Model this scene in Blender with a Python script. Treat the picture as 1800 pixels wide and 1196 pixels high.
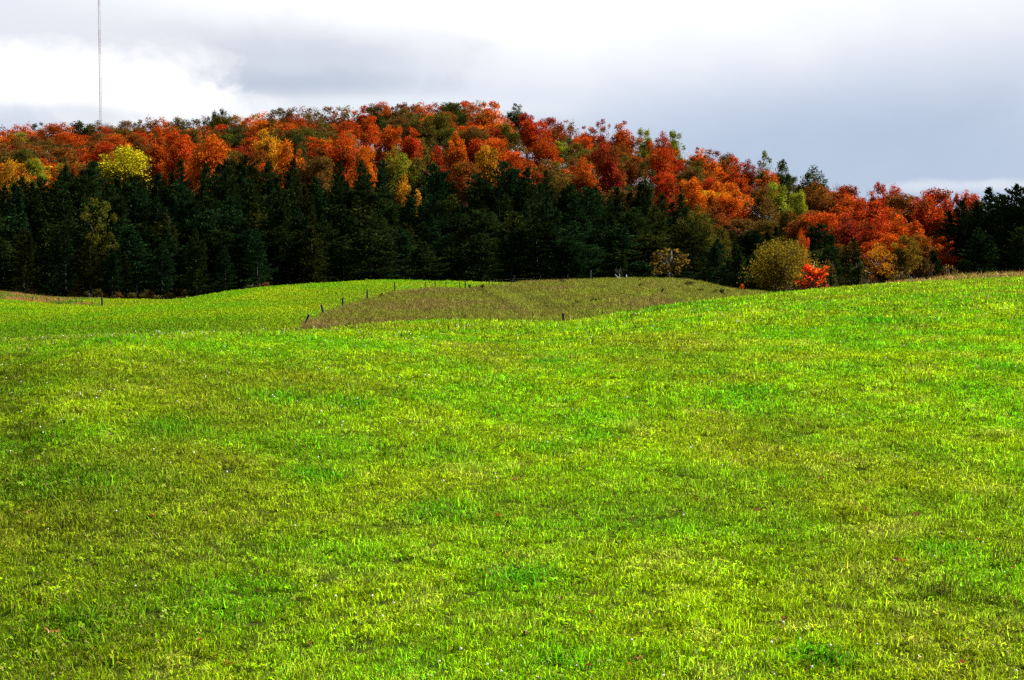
import bpy, math, random
import numpy as np
from mathutils import Vector, Matrix

# ------------------------------------------------------------------ clear
for o in list(bpy.data.objects):
    bpy.data.objects.remove(o)
SC = bpy.context.scene
COL = SC.collection
rng = np.random.default_rng(11)
random.seed(11)

# ------------------------------------------------------------------ camera
F = 3000.0                                   # focal length in pixels of the 1800 wide photograph
PITCH = math.atan(178.0 / F)                 # eye line (horizon) at row 420
EYE = 1.7
cam = bpy.data.cameras.new('camera')
cam.sensor_fit = 'HORIZONTAL'; cam.sensor_width = 36.0; cam.lens = 36.0 * F / 1800.0
cam.clip_start = 0.2; cam.clip_end = 20000
co = bpy.data.objects.new('camera', cam); COL.objects.link(co)
co.location = (0, 0, EYE); co.rotation_euler = (math.pi / 2 - PITCH, 0, 0)
SC.camera = co

# ------------------------------------------------------------------ exposure
SC.view_settings.view_transform = 'Standard'
SC.view_settings.look = 'None'
SC.view_settings.gamma = 1.0
SC.view_settings.use_curve_mapping = False
EXPO = 2.1
SC.view_settings.exposure = EXPO
GAIN = 2.0 ** EXPO
SC.render.engine = 'CYCLES'
SC.cycles.max_bounces = 3; SC.cycles.diffuse_bounces = 2; SC.cycles.glossy_bounces = 1
SC.cycles.transmission_bounces = 3; SC.cycles.transparent_max_bounces = 4
SC.cycles.caustics_reflective = False; SC.cycles.caustics_refractive = False
SC.cycles.use_denoising = False
SC.cycles.use_adaptive_sampling = True; SC.cycles.adaptive_threshold = 0.02

# ------------------------------------------------------------------ node helpers
def nd(nt, typ, **kw):
    n = nt.nodes.new(typ)
    for k, v in kw.items():
        setattr(n, k, v)
    return n
def lk(nt, a, b): nt.links.new(a, b)
def setin(nt, sock, val):
    if isinstance(val, bpy.types.NodeSocket): nt.links.new(val, sock)
    else: sock.default_value = val
def mth(nt, op, a, b=None, c=None, clamp=False):
    n = nd(nt, 'ShaderNodeMath', operation=op); n.use_clamp = clamp
    setin(nt, n.inputs[0], a)
    if b is not None: setin(nt, n.inputs[1], b)
    if c is not None: setin(nt, n.inputs[2], c)
    return n.outputs[0]
def mixc(nt, fac, a, b, blend='MIX'):
    n = nd(nt, 'ShaderNodeMix', data_type='RGBA', blend_type=blend)
    setin(nt, n.inputs[0], fac); setin(nt, n.inputs[6], a); setin(nt, n.inputs[7], b)
    return n.outputs[2]
def maprange(nt, v, a, b, c=0.0, d=1.0, smooth=True):
    n = nd(nt, 'ShaderNodeMapRange')
    n.interpolation_type = 'SMOOTHSTEP' if smooth else 'LINEAR'
    n.clamp = True
    setin(nt, n.inputs[0], v); n.inputs[1].default_value = a; n.inputs[2].default_value = b
    n.inputs[3].default_value = c; n.inputs[4].default_value = d
    return n.outputs[0]
def noise(nt, vec, scale, detail=4, rough=0.55, dist=0.0):
    n = nd(nt, 'ShaderNodeTexNoise'); n.inputs['Scale'].default_value = scale
    n.inputs['Detail'].default_value = detail; n.inputs['Roughness'].default_value = rough
    n.inputs['Distortion'].default_value = dist
    if vec is not None: lk(nt, vec, n.inputs['Vector'])
    return n
def rgb(r, g, b): return (r, g, b, 1.0)
def s2l(c): return tuple((x / 255 / 12.92) if x / 255 <= 0.04045 else ((x / 255 + 0.055) / 1.055) ** 2.4 for x in c)

# ------------------------------------------------------------------ sun and sky
SUN_AZ = math.radians(58)      # clockwise from the viewing direction (+Y) towards +X
SUN_EL = math.radians(41)
sun = bpy.data.lights.new('sun', 'SUN'); sun.energy = 5.0; sun.angle = math.radians(0.5)
sun.color = (1.0, 0.95, 0.86)
so = bpy.data.objects.new('sun', sun); COL.objects.link(so)
sdir = Vector((math.cos(SUN_EL) * math.sin(SUN_AZ), math.cos(SUN_EL) * math.cos(SUN_AZ), math.sin(SUN_EL)))
so.rotation_euler = sdir.to_track_quat('Z', 'Y').to_euler()

W = bpy.data.worlds.new('World'); SC.world = W; W.use_nodes = True
nt = W.node_tree; nt.nodes.clear()
SKY_STRENGTH = 0.1
def skycol(r, g, b):            # a displayed colour -> colour fed to the Background
    l = s2l((r, g, b)); return rgb(*[x / GAIN / SKY_STRENGTH for x in l])
sky = nd(nt, 'ShaderNodeTexSky', sky_type='NISHITA'); sky.sun_disc = False
sky.sun_elevation = SUN_EL; sky.sun_rotation = SUN_AZ
tc = nd(nt, 'ShaderNodeTexCoord')
sep = nd(nt, 'ShaderNodeSeparateXYZ'); lk(nt, tc.outputs['Generated'], sep.inputs[0])
X, Y, Z = sep.outputs
# cloud deck seen in perspective: direction projected on a plane overhead
zz = mth(nt, 'ADD', mth(nt, 'MAXIMUM', Z, 0.0), 0.10)
comb = nd(nt, 'ShaderNodeCombineXYZ')
lk(nt, mth(nt, 'DIVIDE', X, zz), comb.inputs[0]); lk(nt, mth(nt, 'DIVIDE', Y, zz), comb.inputs[1])
deck = noise(nt, comb.outputs[0], 0.8, 6, 0.55, 0.3).outputs['Fac']
deck2 = noise(nt, comb.outputs[0], 0.35, 4, 0.5, 0.2).outputs['Fac']
# soft billow texture in direction space
sc_dir = nd(nt, 'ShaderNodeMapping'); sc_dir.inputs['Scale'].default_value = (1, 1, 1.5)
lk(nt, tc.outputs['Generated'], sc_dir.inputs['Vector'])
bil = noise(nt, sc_dir.outputs[0], 20.0, 8, 0.58, 0.4).outputs['Fac']
bil2 = noise(nt, sc_dir.outputs[0], 5.0, 5, 0.5, 0.0).outputs['Fac']
bilc = mth(nt, 'SUBTRACT', bil, 0.5); bil2c = mth(nt, 'SUBTRACT', bil2, 0.5)
def uvdir(u, v):
    cx, cy = (u - 900) / F, (598 - v) / F
    d = Vector((cx, math.cos(PITCH) + cy * math.sin(PITCH), -math.sin(PITCH) + cy * math.cos(PITCH)))
    return d.normalized()
def bank(u, v, ru, rv, a, b, wob=1.0, wob2=1.0):
    """soft cloud bank centred on a direction; ru, rv are half sizes"""
    d = uvdir(u, v)
    ex = mth(nt, 'DIVIDE', mth(nt, 'SUBTRACT', X, d.x), ru / F)
    ez = mth(nt, 'DIVIDE', mth(nt, 'SUBTRACT', Z, d.z), rv / F)
    ey = mth(nt, 'DIVIDE', mth(nt, 'MINIMUM', mth(nt, 'SUBTRACT', Y, 0.6), 0.0), 0.2)
    r = mth(nt, 'SQRT', mth(nt, 'ADD', mth(nt, 'ADD', mth(nt, 'MULTIPLY', ex, ex), mth(nt, 'MULTIPLY', ez, ez)), mth(nt, 'MULTIPLY', ey, ey)))
    r = mth(nt, 'ADD', r, mth(nt, 'MULTIPLY', bilc, wob)); r = mth(nt, 'ADD', r, mth(nt, 'MULTIPLY', bil2c, wob2))
    return maprange(nt, r, a, b, 1.0, 0.0)
WHITE = skycol(253, 253, 255)
white_over = rgb(*[c * 1.12 for c in WHITE[:3]])
GREY = skycol(200, 212, 231)
DGREY = skycol(209, 217, 230)
BLUE = skycol(186, 202, 225)
# general overcast: bluish near the eye line, whiter upwards, broken overhead
elev = maprange(nt, mth(nt, 'ADD', Z, mth(nt, 'MULTIPLY', mth(nt, 'SUBTRACT', deck, 0.5), 0.05)), 0.02, 0.16)
base = mixc(nt, elev, GREY, skycol(232, 237, 246))
base = mixc(nt, maprange(nt, deck2, 0.42, 0.68), base, skycol(224, 232, 243))
white_tex = maprange(nt, deck, 0.55, 0.75)
col = mixc(nt, mth(nt, 'MULTIPLY', white_tex, maprange(nt, Z, 0.12, 0.3)), base, WHITE)
# gaps of clear sky open up away from the eye line
gap = mth(nt, 'MULTIPLY', maprange(nt, deck2, 0.50, 0.60), maprange(nt, Z, 0.22, 0.45))
clear = mixc(nt, 1.0, sky.outputs[0], rgb(0.55, 0.55, 0.55), 'MULTIPLY')
col = mixc(nt, gap, col, clear)
# the cloud banks in view
col = mixc(nt, bank(1480, 280, 620, 190, 0.1, 1.35, 0.4, 0.9), col, BLUE)
col = mixc(nt, bank(930, -120, 1050, 330, 0.35, 1.15, 0.35, 0.8), col, white_over)
col = mixc(nt, mth(nt, 'MULTIPLY', bank(500, 112, 400, 78, 0.2, 1.3, 0.7, 0.9), 0.9), col, DGREY)
col = mixc(nt, mth(nt, 'MULTIPLY', bank(540, 146, 290, 28, 0.1, 1.25, 1.0, 0.9), 0.75), col, skycol(188, 200, 218))
col = mixc(nt, mth(nt, 'MULTIPLY', bank(60, 55, 330, 60, 0.2, 1.3, 0.7, 0.9), 0.7), col, skycol(232, 234, 242))
col = mixc(nt, bank(110, 142, 250, 74, 0.4, 1.2, 2.2, 1.3), col, white_over)
col = mixc(nt, mth(nt, 'MULTIPLY', bank(350, 183, 150, 30, 0.4, 1.2, 2.6, 0.9), 0.95), col, white_over)
col = mixc(nt, mth(nt, 'MULTIPLY', bank(700, 190, 320, 24, 0.3, 1.2, 0.5, 0.5), 0.7), col, skycol(236, 243, 250))
col = mixc(nt, mth(nt, 'MULTIPLY', bank(60, 205, 200, 26, 0.3, 1.2, 0.5, 0.5), 0.6), col, skycol(214, 222, 235))
col = mixc(nt, mth(nt, 'MULTIPLY', bank(1760, 326, 330, 14, 0.0, 1.2, 4.0, 2.0), 0.7), col, skycol(232, 238, 247))
mot = mth(nt, 'ADD', 1.0, mth(nt, 'ADD', mth(nt, 'MULTIPLY', bilc, 0.10), mth(nt, 'MULTIPLY', bil2c, 0.16)))
vm = nd(nt, 'ShaderNodeVectorMath', operation='SCALE'); lk(nt, col, vm.inputs[0]); lk(nt, mot, vm.inputs['Scale']); col = vm.outputs[0]
bg = nd(nt, 'ShaderNodeBackground'); bg.inputs['Strength'].default_value = SKY_STRENGTH
lk(nt, col, bg.inputs['Color'])
wo = nd(nt, 'ShaderNodeOutputWorld'); lk(nt, bg.outputs[0], wo.inputs['Surface'])

# ------------------------------------------------------------------ terrain height
def pchip(x, y, xi):
    """monotone cubic through (x, y) sampled at xi"""
    x = np.asarray(x, float); y = np.asarray(y, float); xi = np.asarray(xi, float)
    h = np.diff(x); d = np.diff(y) / h
    m = np.zeros_like(y)
    m[0], m[-1] = d[0], d[-1]
    for k in range(1, len(x) - 1):
        if d[k - 1] * d[k] > 0:
            w1, w2 = 2 * h[k] + h[k - 1], h[k] + 2 * h[k - 1]
            m[k] = (w1 + w2) / (w1 / d[k - 1] + w2 / d[k])
    i = np.clip(np.searchsorted(x, xi) - 1, 0, len(x) - 2)
    t = np.clip((xi - x[i]) / h[i], 0, 1)
    return ((2 * t**3 - 3 * t**2 + 1) * y[i] + (t**3 - 2 * t**2 + t) * h[i] * m[i]
            + (-2 * t**3 + 3 * t**2) * y[i + 1] + (t**3 - t**2) * h[i] * m[i + 1])

def tanv(v):                                   # rise per metre forward at image row v
    cy = (598 - v) / F
    return (-math.sin(PITCH) + cy * math.cos(PITCH)) / (math.cos(PITCH) + cy * math.sin(PITCH))
def zat(v, d): return EYE + d * tanv(v)

#        u     crest      dip        first      middle     far crest  behind     under pines  hill foot  hill top
TAB = [(-500, (50, 604), (80, 640), (118, 606), (190, 560), (275, 497), (300, 500), (385, 470), (450, 400), (580, 312)),
       (0,    (52, 592), (80, 622), (118, 600), (190, 556), (285, 514), (305, 516), (385, 466), (450, 396), (580, 309)),
       (100,  (53, 586), (82, 618), (120, 594), (190, 557), (290, 525), (305, 526), (385, 466), (450, 394), (580, 303)),
       (190,  (55, 583), (83, 614), (124, 591), (190, 556), (290, 527), (305, 529), (385, 466), (450, 394), (580, 300)),
       (300,  (57, 580), (85, 610), (130, 587), (195, 551), (275, 527), (300, 531), (385, 466), (450, 394), (580, 297)),
       (420,  (60, 577), (90, 607), (140, 584), (200, 541), (275, 510), (300, 519), (385, 466), (450, 392), (580, 286)),
       (540,  (64, 574), (95, 603), (150, 580), (205, 535), (280, 500), (305, 512), (385, 466), (450, 392), (580, 275)),
       (700,  (73, 562), (100, 594), (150, 570), (210, 524), (285, 492), (310, 506), (385, 466), (450, 390), (580, 267)),
       (800,  (80, 557), (105, 590), (150, 568), (210, 521), (285, 494), (310, 506), (385, 466), (450, 392), (580, 263)),
       (900,  (84, 560), (108, 590), (150, 568), (210, 522), (282, 496), (308, 506), (385, 466), (450, 396), (575, 273)),
       (980,  (84, 561), (108, 590), (150, 568), (208, 522), (278, 494), (305, 505), (385, 468), (450, 404), (570, 300)),
       (1100, (87, 546), (110, 578), (150, 560), (202, 516), (270, 490), (300, 503), (385, 470), (450, 416), (555, 324)),
       (1200, (93, 531), (116, 566), (150, 550), (198, 513), (262, 492), (295, 508), (380, 474), (440, 428), (535, 342)),
       (1300, (101, 519), (124, 552), (152, 546), (194, 524), (252, 512), (285, 520), (370, 482), (425, 446), (515, 372)),
       (1500, (113, 500), (138, 532), (160, 536), (195, 530), (245, 526), (275, 525), (345, 500), (385, 470), (445, 437)),
       (1650, (120, 491), (148, 522), (168, 530), (198, 527), (245, 524), (275, 522), (335, 508), (365, 484), (405, 455)),
       (1800, (127, 484), (156, 514), (176, 526), (205, 524), (250, 520), (280, 518), (335, 508), (365, 484), (395, 465)),
       (2400, (145, 470), (178, 498), (200, 515), (230, 515), (260, 510), (290, 508), (335, 500), (365, 480), (395, 462))]
UT = np.array([t[0] for t in TAB], float)
NU, ND = 420, 900
UG = np.linspace(-500, 2400, NU)
DG = np.concatenate([np.linspace(-400, 0, 60, endpoint=False), np.linspace(0, 140, 320, endpoint=False),
                     np.linspace(140, 700, 460, endpoint=False), np.geomspace(700, 9000, 60)])
feat_d = [pchip(UT, [t[k][0] for t in TAB], UG) for k in range(1, 10)]
feat_v = [pchip(UT, [t[k][1] for t in TAB], UG) for k in range(1, 10)]
ZG = np.zeros((NU, len(DG)))
for i, u in enumerate(UG):
    s = np.clip((u) / 1800.0, -0.3, 1.3)
    dc = feat_d[0][i]
    dA = 16.8 - 0.8 * s
    zc = zat(feat_v[0][i], dc) - 0.26
    zA = zat(1196, dA)
    # an even dome from the foot of the bank up to the near crest
    slope = (zc + 0.14 - EYE) / dc
    kq = (zc + slope * (dA - dc) - zA) / (dA - dc) ** 2
    dd = [-400, -100, -20, 0, 7, 13]; zz_ = [-1.0, 1.6, 0.9, 0.0, -0.95, zA - 0.12]
    for f_ in (0.0, 0.2, 0.4, 0.6, 0.8, 0.92):
        q_ = dA + (dc - dA) * f_; dd.append(q_); zz_.append(zc + slope * (q_ - dc) - kq * (q_ - dc) ** 2)
    for k in range(9):
        gh = 0.26 if k == 0 else ((0.14 + 0.22 * float(np.interp(u, [540, 760, 1250, 1330], [0, 1, 1, 0]))) if k < 5 else 0.0)   # the grass stands this much above the soil
        dd.append(feat_d[k][i]); zz_.append(zat(feat_v[k][i], feat_d[k][i]) - gh)
    dd += [feat_d[8][i] + 160, 1500, 9000]; zz_ += [zz_[-1] - 7, -12, -60]
    ZG[i] = pchip(dd, zz_, DG)
# smooth across azimuth
for _ in range(6):
    ZG[1:-1] = 0.25 * ZG[:-2] + 0.5 * ZG[1:-1] + 0.25 * ZG[2:]

class VNoise:
    def __init__(self, seed, n=257):
        self.n = n; self.t = np.random.default_rng(seed).random((n, n))
    def __call__(self, x, y):
        x = np.asarray(x, float); y = np.asarray(y, float)
        xi = np.floor(x).astype(int); yi = np.floor(y).astype(int)
        fx, fy = x - xi, y - yi
        fx = fx * fx * (3 - 2 * fx); fy = fy * fy * (3 - 2 * fy)
        n = self.n; a, b, c, d = xi % n, (xi + 1) % n, yi % n, (yi + 1) % n
        return ((self.t[a, c] * (1 - fx) + self.t[b, c] * fx) * (1 - fy)
                + (self.t[a, d] * (1 - fx) + self.t[b, d] * fx) * fy)
    def fbm(self, x, y, o=4, g=0.5):
        s = 0; a = 1; t = 0
        for k in range(o):
            s = s + a * self(x * 2**k + 17.3 * k, y * 2**k - 9.1 * k); t += a; a *= g
        return s / t
VN = [VNoise(100 + k) for k in range(8)]

def height(x, y):
    x = np.asarray(x, float); y = np.asarray(y, float)
    u = 900 + F * x / np.maximum(y, 14.0) * 0.9982
    uf = np.clip((u - UG[0]) / (UG[-1] - UG[0]) * (NU - 1), 0, NU - 1.001)
    ui = uf.astype(int); ut = uf - ui
    di = np.clip(np.searchsorted(DG, y) - 1, 0, len(DG) - 2)
    dt = np.clip((y - DG[di]) / (DG[di + 1] - DG[di]), 0, 1)
    z = ((ZG[ui, di] * (1 - dt) + ZG[ui, di + 1] * dt) * (1 - ut)
         + (ZG[ui + 1, di] * (1 - dt) + ZG[ui + 1, di + 1] * dt) * ut)
    amp = np.clip(y / 30.0, 0.3, 1.0) * np.clip((150 - y) / 60, 0, 1)
    bump = (VN[0].fbm(x / 3.2, y / 4.2, 3) - 0.5) * 0.13 + (VN[1](x / 0.9, y / 1.1) - 0.5) * 0.035
    far = np.clip((y - 120) / 40, 0, 1)
    hollow = 0.30 * np.exp(-((u - 10) / 90) ** 2) * np.clip((y - 20) / 8, 0, 1) * np.clip((52 - y) / 14, 0, 1)
    z = z - hollow
    bump2 = (VN[2].fbm(x / 12, y / 16, 3) - 0.5) * 0.35
    return z + bump * amp + bump2 * far

def pix(x, y, z):
    """image position of a world point (for choosing what stands in view)"""
    dx, dy, dz = x, y, z - EYE
    fw = dy * math.cos(PITCH) - dz * math.sin(PITCH); up = dy * math.sin(PITCH) + dz * math.cos(PITCH)
    return 900 + F * dx / fw, 598 - F * up / fw
def at(u, v, d):
    cx, cy = (u - 900) / F, (598 - v) / F
    dx, dy, dz = cx, math.cos(PITCH) + cy * math.sin(PITCH), -math.sin(PITCH) + cy * math.cos(PITCH)
    return Vector((dx * d / dy, d, EYE + dz * d / dy))
def hit(u, v, dmin=12.0, dmax=620.0):
    """where the ground lies in that viewing direction, beyond dmin"""
    ds = np.concatenate([np.arange(12, 140, 0.2), np.arange(140, 620, 0.5)])
    ds = ds[(ds >= dmin) & (ds <= dmax)]
    p0 = at(u, v, 1.0)
    xs = p0.x * ds; zs = EYE + (p0.z - EYE) * ds
    g = height(xs, ds)
    k = np.argmax(zs <= g)
    if not (zs[k] <= g[k]): k = int(np.argmin(zs - g))
    return Vector((float(xs[k]), float(ds[k]), float(g[k])))
def ground(x, y): return float(height(np.array([x]), np.array([y]))[0])

# ------------------------------------------------------------------ zones on the ground
def inside(px, py, poly):
    r = np.zeros(np.shape(px), bool); n = len(poly); j = n - 1
    for i in range(n):
        xi, yi = poly[i]; xj, yj = poly[j]
        c = ((yi > py) != (yj > py)) & (px < (xj - xi) * (py - yi) / (yj - yi + 1e-12) + xi)
        r ^= c; j = i
    return r
def seg_dist(px, py, pts):
    d = np.full(np.shape(px), 1e9)
    for (x0, y0), (x1, y1) in zip(pts[:-1], pts[1:]):
        vx, vy = x1 - x0, y1 - y0
        t = np.clip(((px - x0) * vx + (py - y0) * vy) / (vx * vx + vy * vy), 0, 1)
        d = np.minimum(d, np.hypot(px - x0 - t * vx, py - y0 - t * vy))
    return d
FENCE_UV = [(534, 574), (570, 558.5), (602, 545), (646, 531), (694, 517.5), (747, 511), (765, 510), (784, 511), (808, 511),
            (818, 512), (860, 505.5), (904, 501.5), (950, 498.5), (998, 496), (1039, 493)]
FENCE = [hit(u, v, 125, 288) for u, v in FENCE_UV]
def udx(u, d): return (u - 900) / F * d
BROWN = [(p.x, p.y) for p in FENCE[:12]] + [(udx(930, 330), 330), (udx(1420, 320), 320), (udx(1420, 122), 122), (udx(900, 116), 116),
         (udx(700, 112), 112), (udx(540, 112), 112), (udx(528, 140), 140)]
TRACK = [hit(u, v, 120) for u, v in [(868, 510), (885, 520), (900, 528), (925, 540), (950, 553)]]
TRACK = [(p.x, p.y) for p in TRACK]
LFENCE_UV = [(-40, 524.5), (0, 528), (57, 532), (82, 534), (104, 536), (123, 537), (134, 537.5), (143, 538), (162, 538.5), (180, 539.5)]
LFENCE = [hit(u, v, 140) for u, v in LFENCE_UV]
LSLOPE = [(p.x, p.y) for p in LFENCE] + [(udx(185, LFENCE[-1].y + 1), LFENCE[-1].y + 1), (udx(110, 272), 272), (udx(200, 296), 296), (udx(300, 296), 296), (udx(300, 303), 303), (udx(-300, 303), 303), (udx(-300, 230), 230)]
FOREST_EDGE = lambda x, y, u: np.interp(u, [-500, 0, 190, 300, 420, 700, 1100, 1300, 1500, 1800, 2400], [296, 296, 300, 300, 302, 305, 296, 280, 270, 285, 300])

def zones(x, y):
    x = np.asarray(x, float); y = np.asarray(y, float)
    wob = (VN[3].fbm(x / 2.5, y / 2.5, 3) - 0.5) * 2.4
    u = 900 + F * x / np.maximum(y, 14.0)
    brown = inside(x + wob * 0.5, y + wob, BROWN).astype(float)
    left = inside(x + wob * 0.3, y + wob * 0.5, LSLOPE).astype(float)
    forest = ((y > FOREST_EDGE(x, y, u) + wob) & (y > 150)).astype(float)
    return brown, left, forest

# ------------------------------------------------------------------ mesh helpers
def link(o, parent=None):
    COL.objects.link(o)
    if parent is not None: o.parent = parent
    return o
def mesh_from(name, verts, faces, mat, fattr=None, smooth=False):
    me = bpy.data.meshes.new(name)
    me.from_pydata([tuple(v) for v in verts], [], [tuple(f) for f in faces])
    if fattr is not None:
        a = me.attributes.new('var', 'FLOAT', 'FACE'); a.data.foreach_set('value', np.asarray(fattr, np.float32))
    if mat is not None: me.materials.append(mat)
    if smooth: me.polygons.foreach_set('use_smooth', [True] * len(me.polygons))
    me.update(); return me
def quads_mesh(name, V, mat, var, tri=None, smooth=False):
    """V: (n,4,3) corners; fast path"""
    n = len(V); me = bpy.data.meshes.new(name)
    me.vertices.add(n * 4); me.vertices.foreach_set('co', V.reshape(-1).astype(np.float32))
    me.loops.add(n * 4); me.loops.foreach_set('vertex_index', np.arange(n * 4, dtype=np.int32))
    me.polygons.add(n); me.polygons.foreach_set('loop_start', np.arange(0, n * 4, 4, dtype=np.int32))
    me.polygons.foreach_set('loop_total', np.full(n, 4, np.int32))
    a = me.attributes.new('var', 'FLOAT', 'FACE'); a.data.foreach_set('value', var.astype(np.float32))
    me.materials.append(mat); me.update(calc_edges=True); return me
class Tubes:
    """tapered tubes collected into one mesh"""
    def __init__(s): s.v = []; s.f = []
    def tube(s, pts, rad, n=6, cap=True):
        pts = [Vector(p) for p in pts]; b0 = len(s.v)
        for i, p in enumerate(pts):
            t = (pts[min(i + 1, len(pts) - 1)] - pts[max(i - 1, 0)]).normalized()
            a = t.cross(Vector((0, 0, 1)) if abs(t.z) < 0.9 else Vector((1, 0, 0))).normalized(); b = t.cross(a)
            for k in range(n):
                an = 2 * math.pi * k / n; s.v.append(p + (a * math.cos(an) + b * math.sin(an)) * rad[i])
        for i in range(len(pts) - 1):
            for k in range(n):
                s.f.append((b0 + i * n + k, b0 + i * n + (k + 1) % n, b0 + (i + 1) * n + (k + 1) % n, b0 + (i + 1) * n + k))
        if cap:
            s.f.append(tuple(b0 + k for k in range(n))[::-1]); s.f.append(tuple(b0 + (len(pts) - 1) * n + k for k in range(n)))
        return s
    def mesh(s, name, mat): return mesh_from(name, s.v, s.f, mat)
def tag(o, label=None, cat=None, group=None, kind=None):
    if label: o['label'] = label
    if cat: o['category'] = cat
    if group: o['group'] = group
    if kind: o['kind'] = kind
    return o
def empty(name, loc, rz=0.0, sc=(1, 1, 1)):
    o = bpy.data.objects.new(name, None); o.empty_display_size = 0.3
    o.location = loc; o.rotation_euler = (0, 0, rz); o.scale = sc
    return link(o)

# ------------------------------------------------------------------ materials
def new_mat(name):
    m = bpy.data.materials.new(name); m.use_nodes = True; m.node_tree.nodes.clear(); return m, m.node_tree
def leaf_shader(t, colsock, trans=0.4, gloss=0.04, rough=0.4, transcol=None):
    d = nd(t, 'ShaderNodeBsdfDiffuse'); lk(t, colsock, d.inputs[0])
    tr = nd(t, 'ShaderNodeBsdfTranslucent'); lk(t, transcol or colsock, tr.inputs[0])
    m1 = nd(t, 'ShaderNodeMixShader'); m1.inputs[0].default_value = trans
    lk(t, d.outputs[0], m1.inputs[1]); lk(t, tr.outputs[0], m1.inputs[2])
    out = nd(t, 'ShaderNodeOutputMaterial')
    if gloss > 0:
        g = nd(t, 'ShaderNodeBsdfGlossy'); g.inputs['Roughness'].default_value = rough
        g.inputs['Color'].default_value = rgb(0.9, 0.95, 0.8)
        m2 = nd(t, 'ShaderNodeMixShader'); m2.inputs[0].default_value = gloss
        lk(t, m1.outputs[0], m2.inputs[1]); lk(t, g.outputs[0], m2.inputs[2]); lk(t, m2.outputs[0], out.inputs[0])
    else:
        lk(t, m1.outputs[0], out.inputs[0])
def hsv(t, col, h, s, v):
    n = nd(t, 'ShaderNodeHueSaturation'); setin(t, n.inputs['Hue'], h); setin(t, n.inputs['Saturation'], s); setin(t, n.inputs['Value'], v)
    setin(t, n.inputs['Color'], col); return n.outputs[0]
def attr(t, name, typ='GEOMETRY'):
    n = nd(t, 'ShaderNodeAttribute', attribute_type=typ, attribute_name=name); return n

def mat_foliage(name, trans, hue_sp, val_lo, val_hi, gloss=0.0, hue_lo=0.2, turn=False):
    """crown leaves: colour of the tree, each leaf a little different"""
    m, t = new_mat(name)
    oi = nd(t, 'ShaderNodeObjectInfo'); va = attr(t, 'var').outputs['Fac']
    h = mth(t, 'ADD', 0.5 - hue_sp * hue_lo, mth(t, 'MULTIPLY', mth(t, 'FRACT', mth(t, 'MULTIPLY', va, 7.31)), hue_sp))
    v = mth(t, 'ADD', val_lo, mth(t, 'MULTIPLY', va, val_hi - val_lo))
    c0 = oi.outputs['Color']
    if turn:                                     # parts of a crown lag behind (greener, duller) or run ahead (redder) of the rest
        tu = attr(t, 'turn').outputs['Fac']
        c0 = mixc(t, maprange(t, tu, 0.42, 0.10, 0.0, 0.55), c0, rgb(0.050, 0.036, 0.006))
        c0 = mixc(t, maprange(t, tu, 0.62, 0.95, 0.0, 0.45), c0, hsv(t, c0, 0.515, 1.0, 1.5))
    c = hsv(t, c0, h, 1.0, v)
    leaf_shader(t, c, trans, gloss)
    return m
M_LEAF = mat_foliage('autumn_leaves', 0.47, 0.035, 0.55, 1.5, 0.0, 0.4, True)
M_NEEDLE = mat_foliage('pine_needles', 0.15, 0.06, 0.45, 1.8, 0.0, 0.5)

def mat_bark(name, c0, c1):
    m, t = new_mat(name)
    g = nd(t, 'ShaderNodeTexCoord'); mp = nd(t, 'ShaderNodeMapping'); mp.inputs['Scale'].default_value = (6, 6, 1.2)
    lk(t, g.outputs['Object'], mp.inputs[0]); n = noise(t, mp.outputs[0], 3, 6, 0.6)
    c = mixc(t, n.outputs['Fac'], rgb(*c0), rgb(*c1))
    b = nd(t, 'ShaderNodeBump'); b.inputs['Strength'].default_value = 0.5; b.inputs['Distance'].default_value = 0.05
    lk(t, n.outputs['Fac'], b.inputs['Height'])
    p = nd(t, 'ShaderNodeBsdfPrincipled'); lk(t, c, p.inputs['Base Color']); p.inputs['Roughness'].default_value = 0.9
    lk(t, b.outputs[0], p.inputs['Normal'])
    o = nd(t, 'ShaderNodeOutputMaterial'); lk(t, p.outputs[0], o.inputs[0]); return m
M_BARK = mat_bark('grey_brown_bark', (0.03, 0.024, 0.018), (0.09, 0.075, 0.06))
M_PINEBARK = mat_bark('pine_bark', (0.004, 0.0035, 0.003), (0.011, 0.009, 0.007))
M_TWIG = mat_bark('bare_twigs', (0.10, 0.09, 0.085), (0.20, 0.18, 0.17))
M_PURPLE = mat_bark('purple_twigs', (0.035, 0.018, 0.026), (0.09, 0.05, 0.065))
M_POST = mat_bark('weathered_post', (0.008, 0.007, 0.006), (0.032, 0.027, 0.022))
M_PALEPOST = mat_bark('pale_post', (0.10, 0.09, 0.07), (0.24, 0.22, 0.18))
M_BLEACH = mat_bark('bleached_wood', (0.35, 0.33, 0.32), (0.62, 0.60, 0.58))
def mat_metal(name, c, rough=0.5, metal=0.0):
    m, t = new_mat(name)
    n = noise(t, None, 2.0, 5, 0.6)
    g = nd(t, 'ShaderNodeTexCoord'); lk(t, g.outputs['Object'], n.inputs['Vector'])
    cc = mixc(t, n.outputs['Fac'], rgb(*[x * 0.7 for x in c]), rgb(*[min(1, x * 1.25) for x in c]))
    p = nd(t, 'ShaderNodeBsdfPrincipled'); lk(t, cc, p.inputs['Base Color'])
    p.inputs['Roughness'].default_value = rough; p.inputs['Metallic'].default_value = metal
    o = nd(t, 'ShaderNodeOutputMaterial'); lk(t, p.outputs[0], o.inputs[0]); return m
M_WIRE = mat_metal('rusty_wire', (0.07, 0.055, 0.045), 0.7)
M_TRED = mat_metal('mast_red', (0.20, 0.12, 0.12), 0.6)
M_TWHITE = mat_metal('mast_white', (0.26, 0.26, 0.28), 0.6)

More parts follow.
